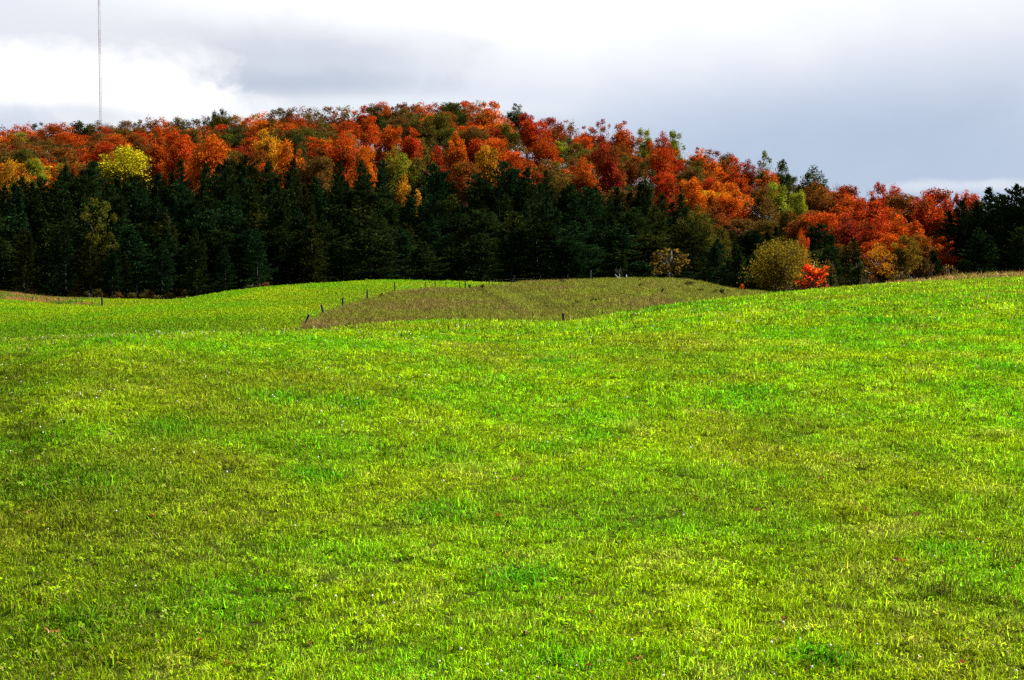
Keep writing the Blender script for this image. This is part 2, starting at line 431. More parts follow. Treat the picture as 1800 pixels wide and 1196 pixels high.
# grass blades: tuft colour comes with each tuft, blade to blade variation on top
def mat_blades(name, trans=0.45, gloss=0.0, rough=0.45, straw=0.08):
    m, t = new_mat(name)
    ti = attr(t, 'tint', 'INSTANCER').outputs['Color']; va = attr(t, 'var').outputs['Fac']
    f2 = mth(t, 'FRACT', mth(t, 'MULTIPLY', va, 13.7))
    c = hsv(t, ti, mth(t, 'ADD', 0.475, mth(t, 'MULTIPLY', f2, 0.06)), 1.0, mth(t, 'ADD', 0.30, mth(t, 'MULTIPLY', mth(t, 'POWER', va, 2.0), 2.3)))
    f3 = mth(t, 'FRACT', mth(t, 'MULTIPLY', va, 41.3))
    c = mixc(t, mth(t, 'MULTIPLY', mth(t, 'GREATER_THAN', f3, 1.0 - straw), 0.75), c, rgb(0.22, 0.17, 0.055))
    leaf_shader(t, c, trans, gloss, rough)
    return m
M_BLADE = mat_blades('grass_blades')
M_DRY = mat_blades('dry_grass_blades', 0.35, 0.0, 0.5, 0.25)

# the ground itself
def mat_ground():
    m, t = new_mat('meadow_ground')
    geo = nd(t, 'ShaderNodeNewGeometry'); pos = geo.outputs['Position']
    z = attr(t, 'zone').outputs['Color']; sz = nd(t, 'ShaderNodeSeparateColor'); lk(t, z, sz.inputs[0])
    n1 = noise(t, pos, 0.35, 5, 0.6).outputs['Fac']; n2 = noise(t, pos, 6.0, 5, 0.65).outputs['Fac']; n3 = noise(t, pos, 1.6, 6, 0.6).outputs['Fac']
    green = mixc(t, maprange(t, n1, 0.35, 0.65), rgb(0.030, 0.055, 0.004), rgb(0.055, 0.075, 0.006))
    green = mixc(t, maprange(t, n2, 0.35, 0.65), mixc(t, 0.6, green, rgb(0.022, 0.020, 0.008)), green)
    n4 = noise(t, pos, 45.0, 4, 0.7).outputs['Fac']
    green = mixc(t, maprange(t, n4, 0.38, 0.62), rgb(0.014, 0.016, 0.004), green)
    brown = mixc(t, maprange(t, n3, 0.38, 0.62), rgb(0.050, 0.034, 0.014), rgb(0.055, 0.055, 0.014))
    left = mixc(t, maprange(t, n3, 0.4, 0.6), rgb(0.11, 0.06, 0.025), rgb(0.06, 0.07, 0.012))
    litter = mixc(t, n2, rgb(0.008, 0.006, 0.004), rgb(0.024, 0.014, 0.007))
    c = mixc(t, sz.outputs[0], green, brown); c = mixc(t, sz.outputs[1], c, left); c = mixc(t, sz.outputs[2], c, litter)
    b = nd(t, 'ShaderNodeBump'); b.inputs['Strength'].default_value = 0.8; b.inputs['Distance'].default_value = 0.06
    lk(t, n2, b.inputs['Height'])
    p = nd(t, 'ShaderNodeBsdfDiffuse'); lk(t, c, p.inputs['Color']); lk(t, b.outputs[0], p.inputs['Normal'])
    o = nd(t, 'ShaderNodeOutputMaterial'); lk(t, p.outputs[0], o.inputs[0]); return m
M_GROUND = mat_ground()

# ------------------------------------------------------------------ the ground sheet
ys = np.concatenate([np.linspace(-300, -10, 20, endpoint=False), np.linspace(-10, 14, 30, endpoint=False), np.linspace(14, 130, 300, endpoint=False),
                     np.linspace(130, 330, 230, endpoint=False), np.linspace(330, 620, 80, endpoint=False), np.geomspace(620, 9000, 40)])
ss = np.concatenate([-np.geomspace(9, 0.46, 30, endpoint=False), np.linspace(-0.46, 0.46, 260), np.geomspace(0.46, 9, 31)[1:]])
XX = ss[:, None] * np.maximum(ys, 16.0)[None, :]
YY = np.repeat(ys[None, :], len(ss), 0)
ZZ = height(XX, YY)
nS, nY = XX.shape
idx = np.arange(nS * nY).reshape(nS, nY)
quads = np.stack([idx[:-1, :-1], idx[1:, :-1], idx[1:, 1:], idx[:-1, 1:]], -1).reshape(-1, 4)
me = bpy.data.meshes.new('ground')
me.vertices.add(nS * nY); me.vertices.foreach_set('co', np.stack([XX, YY, ZZ], -1).reshape(-1).astype(np.float32))
me.loops.add(quads.size); me.loops.foreach_set('vertex_index', quads.reshape(-1).astype(np.int32))
me.polygons.add(len(quads)); me.polygons.foreach_set('loop_start', np.arange(0, quads.size, 4, dtype=np.int32))
me.polygons.foreach_set('loop_total', np.full(len(quads), 4, np.int32)); me.polygons.foreach_set('use_smooth', np.ones(len(quads), bool))
zb, zl, zf = zones(XX.reshape(-1), YY.reshape(-1))
ca = me.attributes.new('zone', 'FLOAT_COLOR', 'POINT')
ca.data.foreach_set('color', np.stack([zb, zl, zf, np.ones_like(zb)], -1).reshape(-1).astype(np.float32))
me.materials.append(M_GROUND); me.update(calc_edges=True)
tag(link(bpy.data.objects.new('ground', me)), 'rolling pasture ground under grass', None, None, 'structure')

# ------------------------------------------------------------------ tree prototypes
def rand_dirs(r, n):
    d = r.normal(size=(n, 3)); return d / np.linalg.norm(d, axis=1, keepdims=True)
def leaf_quads(P, N, size, r, aspect=1.0):
    """small rhombic leaves at P facing N"""
    n = len(P); a = np.cross(N, rand_dirs(r, n)); a /= np.linalg.norm(a, axis=1, keepdims=True) + 1e-9
    b = np.cross(N, a); s = size[:, None]
    return np.stack([P - a * s * 0.5, P - b * s * 0.42 * aspect, P + a * s * 0.5, P + b * s * 0.42 * aspect], 1)

def crown_mesh(name, seed, H=16.0, R=4.6, base=0.26, lobes=20, per=210, leaf=0.42, open_=0.0, flat=1.0):
    """broadleaf crown: uneven lobes of small leaves, each lobe turned a little in colour"""
    r = np.random.default_rng(seed)
    cz = H * (base + 1) / 2; hz = H * (1 - base) / 2
    Ps, Ns, Vs, Hs = [], [], [], []
    ph = r.uniform(0, 6.28, 4)
    for k in range(lobes):
        d = rand_dirs(r, 1)[0]; d[2] = d[2] * 0.9 + 0.15
        q = r.uniform(0.25, 1.08); an = math.atan2(d[1], d[0])
        q *= 1 + 0.16 * math.sin(2 * an + ph[0]) + 0.12 * math.sin(3 * an + ph[1])
        c = np.array([d[0] * R * q, d[1] * R * q, cz + d[2] * hz * q * flat])
        tt = (c[2] - (cz - hz)) / (2 * hz)
        if tt > 0.82: c[2] -= (tt - 0.82) * hz * 1.3
        c[:2] *= np.clip(1.25 - 0.6 * tt, 0.45, 1.2)
        rad = R * (0.17 + 0.27 * r.random() ** 1.6) * (1.3 - 0.5 * q)
        n = int(per * (rad / (0.33 * R)) ** 1.7)
        dd = rand_dirs(r, n); rr = rad * r.uniform(0.25, 1.12, n) ** 0.7
        P = c + dd * rr[:, None] * np.array([1, 1, 0.8]) + r.normal(0, 0.06 * R, (n, 3)) * 0.5
        N = dd * 0.7 + rand_dirs(r, n) * 0.9 + np.array([0, 0, 0.25]); N /= np.linalg.norm(N, axis=1, keepdims=True)
        Ps.append(P); Ns.append(N); Vs.append(np.clip(r.uniform(0.1, 0.9, n) + r.uniform(-0.2, 0.2), 0, 1))
        Hs.append(np.full(n, np.clip(0.5 + 0.28 * r.normal() + 0.25 * (tt - 0.55), 0, 1)) + r.normal(0, 0.10, n))
    n = int(lobes * per * 0.05)                              # sprays that break the outline
    dd = rand_dirs(r, n); dd[:, 2] = np.abs(dd[:, 2]) * 1.1 - 0.3
    q = r.uniform(0.7, 1.0, n)
    Ps.append(np.stack([dd[:, 0] * R * q, dd[:, 1] * R * q, cz + dd[:, 2] * hz * q * flat * 0.98], 1)); Ns.append(rand_dirs(r, n)); Vs.append(r.uniform(0.2, 1, n)); Hs.append(r.uniform(0.2, 0.9, n))
    P = np.concatenate(Ps); N = np.concatenate(Ns); V = np.concatenate(Vs); Hh = np.clip(np.concatenate(Hs), 0, 1)
    top = np.percentile(P[:, 2], 99.7); P[:, 2] = np.where(P[:, 2] > 0, P[:, 2] * H / top, P[:, 2])
    sz = leaf * r.uniform(0.6, 1.4, len(P))
    me = quads_mesh(name, leaf_quads(P, N, sz, r), M_LEAF, V)
    a = me.attributes.new('turn', 'FLOAT', 'FACE'); a.data.foreach_set('value', Hh.astype(np.float32))
    return me
def trunk_mesh(name, seed, H=16.0, R=4.6, base=0.26, mat=None, nb=9, top=0.8, r0=0.22):
    rr = random.Random(seed); t = Tubes()
    pts = [(rr.uniform(-.15, .15) * k, rr.uniform(-.15, .15) * k, H * top * k / 5 - (0.3 if k == 0 else 0)) for k in range(6)]
    t.tube(pts, [r0 * (1 - 0.15 * k) for k in range(6)], 7)
    for b in range(nb):
        z0 = H * rr.uniform(base * 0.8, 0.65); a = rr.uniform(0, 6.283); L = R * rr.uniform(0.55, 0.95)
        p = Vector((0, 0, z0)); q = p + Vector((math.cos(a) * L * 0.5, math.sin(a) * L * 0.5, L * 0.55)); e = p + Vector((math.cos(a) * L, math.sin(a) * L, L * rr.uniform(.8, 1.2)))
        t.tube([p, q, e], [0.11, 0.07, 0.025], 5, False)
    return t.mesh(name, mat or M_BARK)
def bare_mesh(name, seed, H=15.0, R=4.0, mat=None, depth=4, r0=0.18, spread=0.55):
    rr = random.Random(seed); t = Tubes()
    def grow(p, d, L, rad, k):
        q = p + d * L * 0.5 + Vector((rr.uniform(-1, 1), rr.uniform(-1, 1), rr.uniform(0, 1))) * L * 0.06
        e = p + d * L
        t.tube([p, q, e], [rad, rad * 0.82, rad * 0.62], 4 if k else 6, False)
        if k >= depth: return
        for c in range(3 if k < depth - 1 else 4):
            nd_ = (d + Vector((rr.uniform(-1, 1), rr.uniform(-1, 1), rr.uniform(-0.1, 0.8))) * spread).normalized()
            grow(p + d * L * rr.uniform(0.6, 1.0), nd_, L * rr.uniform(0.55, 0.8), rad * 0.55, k + 1)
    grow(Vector((0, 0, -0.2)), Vector((0, 0, 1)), H * 0.38, r0, 0)
    return t.mesh(name, mat or M_TWIG)
def pine_crown(name, seed, H=24.0, R=4.4, base=0.02, p=1.6, q=0.8, whorl=0.8, tuft=0.72):
    """soft white-pine crown: whorls of uneven boughs carrying upswept needle plumes"""
    r = np.random.default_rng(seed); Q, V = [], []
    ph = r.uniform(0, 6.28, 6)
    def boughs(x0, y0, z0, z1, R_, p_, q_):
        z = z0
        while z < z1 * 0.99:
            t = (z - z0) / (z1 - z0)
            prof = max(0.03, 1 - t ** p_) ** q_ * (0.8 + 0.2 * min(1, t * 5))
            if r.random() < 0.10: prof *= 0.6
            for b in range(int(r.integers(6, 9))):
                a = r.uniform(0, 2 * math.pi)
                side = 1 + 0.20 * math.sin(a + ph[0] + z * 0.35) + 0.14 * math.sin(2 * a + ph[1] - z * 0.6)
                L = R_ * prof * side * r.uniform(0.5, 1.12)
                up = 0.02 + 0.60 * t + r.uniform(-0.1, 0.15); zb = z + r.uniform(-0.5, 0.5)
                ca, sa = math.cos(a), math.sin(a)
                n = max(7, int(L / 0.105)); bv = r.uniform(-0.28, 0.28)
                s = r.uniform(0.02, 1.0, n) ** 0.7
                lat = r.normal(0, 0.12 * L + 0.12, n) * s
                P = np.stack([x0 + ca * L * s - sa * lat, y0 + sa * L * s + ca * lat, zb + up * L * s * s + r.normal(0, 0.20, n)], 1)
                D = np.stack([np.full(n, ca * 0.8), np.full(n, sa * 0.8), np.full(n, 0.75 + 0.4 * t)], 1) + r.normal(0, 0.45, (n, 3))
                D /= np.linalg.norm(D, axis=1, keepdims=True)
                S = np.cross(D, rand_dirs(r, n)); S /= np.linalg.norm(S, axis=1, keepdims=True)
                l = tuft * r.uniform(0.55, 1.3, n)[:, None]; w = l * 0.17
                Q.append(np.stack([P - D * l * 0.35, P + S * w + D * l * 0.1, P + D * l * 0.65, P - S * w + D * l * 0.1], 1))
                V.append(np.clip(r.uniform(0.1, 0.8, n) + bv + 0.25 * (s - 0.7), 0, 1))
            z += whorl * r.uniform(0.75, 1.2) * (1.0 - 0.3 * t)
    boughs(0, 0, H * base, H, R, p, q)
    for k in range(int(r.integers(1, 4))):                 # side leaders make the top blunt and uneven
        a = r.uniform(0, 6.28); d_ = R * r.uniform(0.25, 0.5); zt = H * r.uniform(0.80, 0.95)
        boughs(math.cos(a) * d_, math.sin(a) * d_, H * 0.5, zt, R * 0.42, 1.6, 0.8)
    return quads_mesh(name, np.concatenate(Q), M_NEEDLE, np.concatenate(V))
def pine_trunk(name, H=24.0):
    return Tubes().tube([(0, 0, -0.5), (0, 0, H * .3), (0.1, 0, H * .7), (0.05, 0.05, H * .97)], [0.28, 0.22, 0.11, 0.02], 7).mesh(name, M_PINEBARK)

CROWNS = []
for k in range(9):
    a = dict(H=16.0, R=[4.4, 5.0, 4.2, 4.7, 5.2, 4.0, 4.6, 4.9, 4.3][k], base=[.04, .10, .02, .12, .06, .03, .10, .05, .08][k],
             lobes=[40, 46, 36, 42, 50, 38, 42, 46, 36][k], per=270, leaf=0.31)
    CROWNS.append((crown_mesh('crown', 40 + k, **a), trunk_mesh('trunk', 60 + k, 16.0, a['R'], a['base'])))
LOOSE = [(crown_mesh('crown', 80 + k, 16.0, 4.4, .06, 44, 95, 0.36), trunk_mesh('trunk', 90 + k, 16.0, 4.4, .2, M_TWIG, 22, 0.9, 0.2)) for k in range(3)]
PINES = [(pine_crown('crown', 200 + k, 24.0, [4.6, 4.2, 4.9, 4.4, 4.0, 4.8][k], 0.02, [1.5, 2.2, 3.0, 1.3, 1.8, 2.6][k], [.8, .7, .65, .85, .8, .65][k]), pine_trunk('trunk')) for k in range(6)]
BARES = [(bare_mesh('branches', 300 + k, 15.0),) for k in range(3)]
BUSHES = [(crown_mesh('crown', 400 + k, 3.0, 1.5, 0.02, 12, 110, 0.22, flat=1.0), trunk_mesh('trunk', 420 + k, 3.0, 1.5, .1, M_BARK, 8, 0.7, 0.06)) for k in range(3)]
# the nearer round tree at the field edge: finer leaves, pale limbs showing
ROUND = (crown_mesh('crown', 501, 11.0, 8.0, 0.0, 60, 190, 0.32), trunk_mesh('trunk', 502, 11.0, 4.6, .1, M_TWIG, 20, 0.6, 0.2))

ORD = ['zeroth', 'first', 'second', 'third', 'fourth', 'fifth', 'sixth', 'seventh', 'eighth', 'ninth', 'tenth', 'eleventh', 'twelfth', 'thirteenth', 'fourteenth', 'fifteenth',
       'sixteenth', 'seventeenth', 'eighteenth', 'nineteenth']
TREES = []                                       # (u, v_top, kind, colour word, zone, root)
def plant(name, proto, loc, sx, sz, rz, color, parts=('crown', 'trunk')):
    root = empty(name, loc, rz, (sx, sx, sz))
    for me_, nm in zip(proto, parts):
        c = bpy.data.objects.new(nm, me_); link(c, root); c.color = (*color, 1.0)
    return root

PAL = {'bright orange': (0.36, 0.062, 0.004), 'orange-red': (0.27, 0.030, 0.004), 'deep red': (0.14, 0.010, 0.005), 'scarlet': (0.24, 0.016, 0.004),
       'rust brown': (0.115, 0.028, 0.005), 'dull russet': (0.075, 0.028, 0.008), 'olive green': (0.054, 0.046, 0.006), 'olive brown': (0.072, 0.040, 0.007),
       'dark green': (0.022, 0.028, 0.006), 'golden': (0.30, 0.115, 0.006), 'yellow': (0.27, 0.19, 0.006), 'yellow-green': (0.115, 0.115, 0.008),
       'olive gold': (0.105, 0.070, 0.006), 'grey bare': (0.1, 0.09, 0.08), 'blue-green': (0.0075, 0.019, 0.0055), 'grey-green': (0.011, 0.020, 0.0045), 'yellowish pine': (0.019, 0.023, 0.004)}

def deciduous(u, vtop, d, width_px, colour, zone, label=None, loose=False, shape=None, name='maple_tree', group=None):
    top = at(u, vtop, d); g = ground(top.x, d); h = max(2.5, top.z - g)
    pr = (LOOSE[random.randrange(3)] if loose else CROWNS[random.randrange(len(CROWNS))]) if shape is None else shape
    w = width_px * d / F
    c = PAL[colour]; j = random.uniform(0.85, 1.15)
    col_ = (min(1, c[0] * j), c[1] * j * random.uniform(0.85, 1.2), c[2] * j)
    base_h, base_r = {id(ROUND): (11.0, 8.0)}.get(id(pr), (16.0, 4.75))
    if name == 'maple_tree' and colour in ('olive green', 'olive brown', 'rust brown', 'dull russet', 'dark green'): name = 'dull_broadleaf'  # split off by leaf colour alone, species not known
    root = plant(name, pr, (top.x, d, g), w / 2 / base_r, h / base_h, random.uniform(0, 6.28), col_)
    TREES.append((u, vtop, 'deciduous', colour, zone, root, label, group))
    return root
def pine(u, vtop, d, width_px, zone, label=None, colour=None, name='pine_tree', shape=None):
    top = at(u, vtop, d); g = ground(top.x, d); h = max(3, top.z - g)
    w = width_px * d / F
    c = PAL[colour or random.choice(['blue-green', 'blue-green', 'grey-green', 'grey-green', 'yellowish pine'])]; j = random.uniform(0.5, 1.3)
    root = plant(name, PINES[random.randrange(6) if shape is None else shape], (top.x, d, g), w / 2 / 4.4, h / 24.0, random.uniform(0, 6.28), tuple(x * j for x in c))
    TREES.append((u, vtop, 'pine', 'dark green', zone, root, label, None))
    return root

# ------------------------------------------------------------------ the wooded hill: broadleaf trees
SKY_U = [-80, 0, 60, 150, 190, 250, 300, 350, 420, 480, 560, 640, 700, 760, 830, 880, 930, 980, 1030, 1060, 1100, 1150, 1190, 1230, 1290, 1350, 1400, 1450, 1500, 1550, 1600, 1650, 1700, 1760, 1900]
SKY_V = [222, 224, 214, 216, 219, 210, 208, 205, 200, 194, 189, 184, 181, 179, 181, 185, 192, 212, 222, 216, 222, 236, 244, 260, 272, 280, 300, 310, 334, 324, 330, 334, 345, 352, 350]
def skyline(u): return float(np.interp(u, SKY_U, SKY_V))
PB_U = [-80, 0, 80, 130, 250, 370, 450, 560, 700, 800, 900, 960, 1050, 1150, 1200, 1260, 1300, 1400, 1460]
PB_V = [300, 315, 300, 285, 292, 285, 272, 288, 290, 302, 282, 305, 316, 332, 346, 376, 392, 402, 412]
def pineline(u): return float(np.interp(u, PB_U, PB_V))
def dtop(u): return float(np.interp(u, [0, 900, 1100, 1200, 1300, 1500, 1650, 1800], [578, 573, 553, 533, 513, 443, 403, 393]))
def dfoot(u): return float(np.interp(u, [0, 1000, 1200, 1300, 1500, 1650, 1800], [448, 448, 436, 421, 381, 361, 361]))

# trees that can be picked out one by one (column, top row, width, colour, how far down the slope 0 = skyline .. 1 = foot)
PICK = [
 (215, 260, 104, 'yellow', 1.0, 'large bright yellow tree rising just above the pines near the left'),
 (20, 284, 62, 'golden', 1.08, 'golden yellow tree among the pines at the left edge'),
 (62, 280, 48, 'yellow-green', 1.05, 'yellow-green tree beside the golden tree at the left edge'),
 (368, 240, 74, 'bright orange', 0.95, 'glowing orange maple above the pines, right of the large yellow tree'),
 (312, 232, 66, 'orange-red', 0.85, 'orange-red maple between the large yellow tree and the glowing orange maple'),
 (276, 225, 60, 'orange-red', 0.62, None), (182, 250, 50, 'scarlet', 0.8, None),
 (506, 250, 58, 'bright orange', 1.0, 'light orange maple pushing out of the pine tops left of centre'),
 (474, 226, 66, 'golden', 0.75, 'orange-gold maple above the light orange one left of centre'),
 (522, 232, 50, 'dark green', 0.85, None),
 (600, 234, 66, 'orange-red', 0.85, 'red-orange round maple above the pines under the hilltop'),
 (640, 258, 44, 'bright orange', 0.95, None),
 (700, 262, 64, 'yellow-green', 1.03, 'yellow-green rounded tree standing out of the pine tops'),
 (688, 222, 56, 'orange-red', 0.7, None), (650, 205, 50, 'orange-red', 0.5, None),
 (722, 226, 50, 'scarlet', 0.75, None),
 (800, 234, 56, 'bright orange', 0.8, 'orange maple with yellow tints below the hilltop, right of the red ones'),
 (768, 258, 44, 'scarlet', 1.0, 'small scarlet maple just above the pines below the hilltop'),
 (856, 256, 56, 'golden', 1.0, 'golden orange maple just above the pines right of the hilltop'),
 (905, 184, 48, 'dark green', 0.0, 'dark green round tree on the skyline right of the summit'),
 (660, 188, 52, 'dark green', 0.12, None), (800, 182, 54, 'dark green', 0.15, None), (770, 200, 60, 'olive green', 0.4, None),
 (735, 203, 64, 'olive green', 0.45, None),
 (940, 212, 60, 'scarlet', 0.35, None), (955, 232, 58, 'orange-red', 0.55, 'orange-red round maple on the slope right of the summit'),
 (925, 200, 44, 'deep red', 0.15, None),
 (1066, 254, 62, 'deep red', 0.75, 'deep crimson maple low on the right shoulder of the hill'),
 (1058, 212, 34, 'deep red', 0.0, 'narrow dark red treetop on the right skyline'),
 (1095, 215, 54, 'orange-red', 0.1, None),
 (1135, 228, 26, 'yellow-green', 0.0, 'thin yellow-green treetop between two red ones on the skyline'),
 (1162, 234, 44, 'scarlet', 0.15, None), (1184, 232, 28, 'yellow-green', 0.0, 'slim pale green treetop on the right skyline'),
 (1160, 262, 56, 'scarlet', 0.5, None), (1135, 284, 40, 'dark green', 0.85, None),
 (1020, 280, 70, 'orange-red', 0.95, None), (1170, 306, 50, 'scarlet', 0.95, None), (1215, 314, 56, 'bright orange', 1.0, None),
 (1290, 275, 60, 'orange-red', 0.4, None), (1262, 320, 54, 'bright orange', 0.95, None),
 (1345, 268, 34, 'olive green', 0.0, 'tall olive treetop on the skyline above the lime tree'),
 (1375, 282, 50, 'dark green', 0.05, None), (1425, 295, 62, 'dark green', 0.05, None), (1318, 282, 30, 'deep red', 0.0, None),
 (1352, 302, 56, 'orange-red', 0.35, None),
 (1362, 322, 58, 'yellow-green', 0.7, 'lime green tree between orange ones on the right slope'),
 (1402, 336, 34, 'yellow-green', 0.9, 'slim lime green tree beside the larger lime tree on the right'),
 (1340, 330, 66, 'olive brown', 0.85, None),
 (1440, 322, 70, 'rust brown', 0.5, 'dark rust tree with green inside on the right slope'),
 (1545, 322, 54, 'scarlet', 0.1, 'scarlet maple on the skyline at the right'),
 (1572, 328, 36, 'scarlet', 0.1, None),
 (1640, 333, 84, 'scarlet', 0.2, 'broad scarlet maple left of the right-hand pines'),
 (1508, 374, 88, 'deep red', 0.75, 'large crimson maple at the wood edge behind the gold tree'),
 (1565, 366, 66, 'orange-red', 0.7, None), (1478, 352, 60, 'orange-red', 0.45, None),
 (1625, 386, 90, 'rust brown', 0.85, None), (1590, 395, 80, 'rust brown', 0.9, None), (1650, 410, 66, 'dull russet', 1.0, None),
 (1682, 342, 32, 'scarlet', 0.8, 'slender red treetop behind the right-hand spruce, left of two'),
 (1706, 338, 30, 'scarlet', 0.8, 'slender red treetop behind the right-hand spruce, right of two'),
]
for (u, v, w, c, s, lab) in PICK:
    d = dtop(u) + (dfoot(u) - dtop(u)) * s
    deciduous(u, v, d, max(w * 1.08, 46), c, 'hill', lab)
NAMED = [(p[0], dtop(p[0]) + (dfoot(p[0]) - dtop(p[0])) * p[4], p[2], p[1]) for p in PICK]
# the rest of the wood, row by row from the skyline down to the foot of the slope
CH = ['orange-red', 'bright orange', 'rust brown', 'dull russet', 'olive brown', 'olive green', 'scarlet', 'deep red', 'dark green', 'golden', 'yellow-green']
PR = np.array([0.15, 0.06, 0.18, 0.14, 0.17, 0.13, 0.05, 0.05, 0.05, 0.02, 0.01]); PR /= PR.sum()
rows = 9
for r_ in range(rows):
    s = r_ / (rows - 1)
    u = -60 + random.uniform(0, 20)
    while u < 1720:
        d = dtop(u) + (dfoot(u) - dtop(u)) * s + random.uniform(-7, 7)
        w = random.uniform(50, 86) * 500 / d
        skip = False
        for (pu, pd, pw, pv) in NAMED:
            if abs(pu - u) < (pw + w) * 0.33 and abs(pd - d) < 13: skip = True; break
        if not skip:
            gx = (u - 900) / F * d; g = ground(gx, d)
            if r_ == 0: vt = skyline(u) + random.uniform(-3, 4)
            else:
                h = random.uniform(10.5, 14.5)
                vt = pix(gx, d, g + h)[1]
                vt = max(vt, skyline(u) + 5 + 6 * s)
            c = CH[int(rng.choice(len(CH), p=PR))]
            deciduous(u, vt, d, w, c, 'skyline' if r_ == 0 else ('upper' if s < 0.5 else 'lower'), loose=random.random() < 0.22)
        u += random.uniform(26, 40) * 500 / d * (1.0 if r_ else 0.85)
# lower trees that close the wood just behind the ridge and at the foot of the slope
u = -50
while u < 1700:
    d = dtop(u) + random.uniform(4, 9)
    deciduous(u, skyline(u) + random.uniform(26, 40), d, random.uniform(60, 84) * 500 / d, random.choice(['dull russet', 'olive brown', 'rust brown', 'olive green']), 'ridge'); u += random.uniform(32, 46)
for (u, v, c) in [(560, 276, 'olive brown'), (535, 285, 'dull russet'), (450, 262, 'rust brown'), (820, 285, 'rust brown'), (905, 268, 'orange-red'), (980, 292, 'olive brown'), (130, 270, 'rust brown'), (745, 276, 'olive green')]:
    deciduous(u, v, dfoot(u) - 6, 74, c, 'foot')
# leafless trees that stand up from the skyline
for k, (u, v, w, lab) in enumerate([(408, 188, 60, 'leafless grey tree on the skyline left of the summit'), (190, 206, 40, 'leafless grey tree at the foot of the radio mast'),
                       (545, 188, 46, 'leafless twiggy tree on the skyline at the left end of the summit'), (1243, 258, 50, 'leafless tree on the falling skyline right of the hilltop'),
                       (1470, 312, 40, 'leafless tree on the skyline beside the dark green tree'), (1525, 322, 40, 'leafless tree next to the scarlet skyline maple'),]):
    d = dtop(u) - (0 if v < 325 else 8)
    if v in (300, 232): d = dfoot(u) + 4
    top = at(u, v, d); g = ground(top.x, d)
    root = plant('bare_tree', BARES[k % 3], (top.x, d, g), w * d / F / 2 / 4.6, (top.z - g) / 14.2, random.uniform(0, 6.28), (1, 1, 1), ('branches',))
    tag(root, lab, 'tree', 'leafless trees on the hill')
for (u, v, w, lab) in [(376, 197, 30, 'small dark green treetop on the skyline, left of the leafless tree'), (392, 193, 26, 'small dark green treetop on the skyline touching the leafless tree')]:
    deciduous(u, v, dtop(u) - 4, w, 'dark green', 'hill', lab)

# ------------------------------------------------------------------ the pine wood at the foot of the hill
npines = 0
PROWS = [(392, 0), (374, 22), (356, 48), (338, 78), (320, 108)]
for k, (d0, dv) in enumerate(PROWS):
    u = -70 + random.uniform(0, 30)
    while u < 1440:
        d = d0 - float(np.interp(u, [0, 1100, 1300, 1450], [0, 6, 18, 40])) + random.uniform(-6, 6)
        gx = (u - 900) / F * d; g = ground(gx, d)
        vt = pineline(u) + dv + random.uniform(-10, 26) - (14 if random.random() < .15 else 0)
        if u > 1240: vt = max(vt, pineline(u) + random.uniform(-4, 40))
        hmax = 27; vmin = pix(gx, d, g + hmax)[1]; vt = max(vt, vmin)
        pine(u, vt, d, random.uniform(70, 105) * 350 / d, k)
        u += random.uniform(34, 54) * 350 / d
u = -40                                          # lower front trees along the field
while u < 520:
    d = 304 + random.uniform(-3, 5)
    pine(u, random.uniform(392, 440), d, random.uniform(46, 70), 5); u += random.uniform(44, 80)
for (u, v, d, w, lab) in [(1212, 388, 318, 80, 'lone paler pine stepping out of the wood beside the golden bush'), (1262, 420, 300, 62, 'young pine at the wood edge left of the round olive tree'),
                    (1500, 420, 300, 62, 'small dark conifer between the round olive tree and the gold tree'),
                    (1690, 352, 318, 92, 'bushy spruce under the slender red treetops at the right'),
                    (1738, 330, 312, 84, 'tall dark pine at the right, second from the edge'), (1788, 328, 308, 90, 'tall black-green pine at the right edge'),
                    (1850, 325, 312, 90, 'dark pine cut by the right edge'), (1440, 395, 322, 74, 'pine with drooping boughs behind the round olive tree'),
                    (1640, 440, 300, 60, 'low dark spruce at the foot of the russet trees'), (1720, 400, 296, 70, 'lower spruce in front of the tall right-hand pines')]:
    pine(u, v, d, w * (1.25 if u > 1700 else 1.15), 'edge', lab, shape=(5, 0, 1)[int(u) % 3] if u > 1700 else None)
# broadleaf trees in and before the pines
deciduous(172, 352, 316, 80, 'olive green', 'edge', 'dull yellow tree standing against the dark pines at the left', shape=CROWNS[2])
pine(150, 428, 304, 60, 'edge', 'low dark pine in front of the dull yellow tree')
pine(196, 436, 303, 56, 'edge', 'low dark pine at the right foot of the dull yellow tree')
deciduous(714, 312, 366, 46, 'golden', 'edge', 'small golden orange treetop caught among the pines near the centre')
deciduous(1382, 421, 262, 140, 'olive gold', 'edge', 'round olive and gold tree at the wood edge behind the near crest', shape=ROUND, name='field_maple')
deciduous(1545, 428, 285, 66, 'golden', 'edge', 'gold tree at the wood edge right of the small dark conifer', shape=LOOSE[1])
deciduous(1592, 415, 292, 76, 'olive gold', 'edge', 'olive gold tree right of the gold tree at the wood edge', shape=CROWNS[5])
deciduous(1410, 404, 300, 26, 'orange-red', 'edge', 'small red treetop just above the round olive tree')
deciduous(1268, 400, 320, 46, 'olive green', 'edge', 'olive tree among the pines left of the round olive tree')
deciduous(1225, 362, 350, 60, 'olive green', 'edge', None)
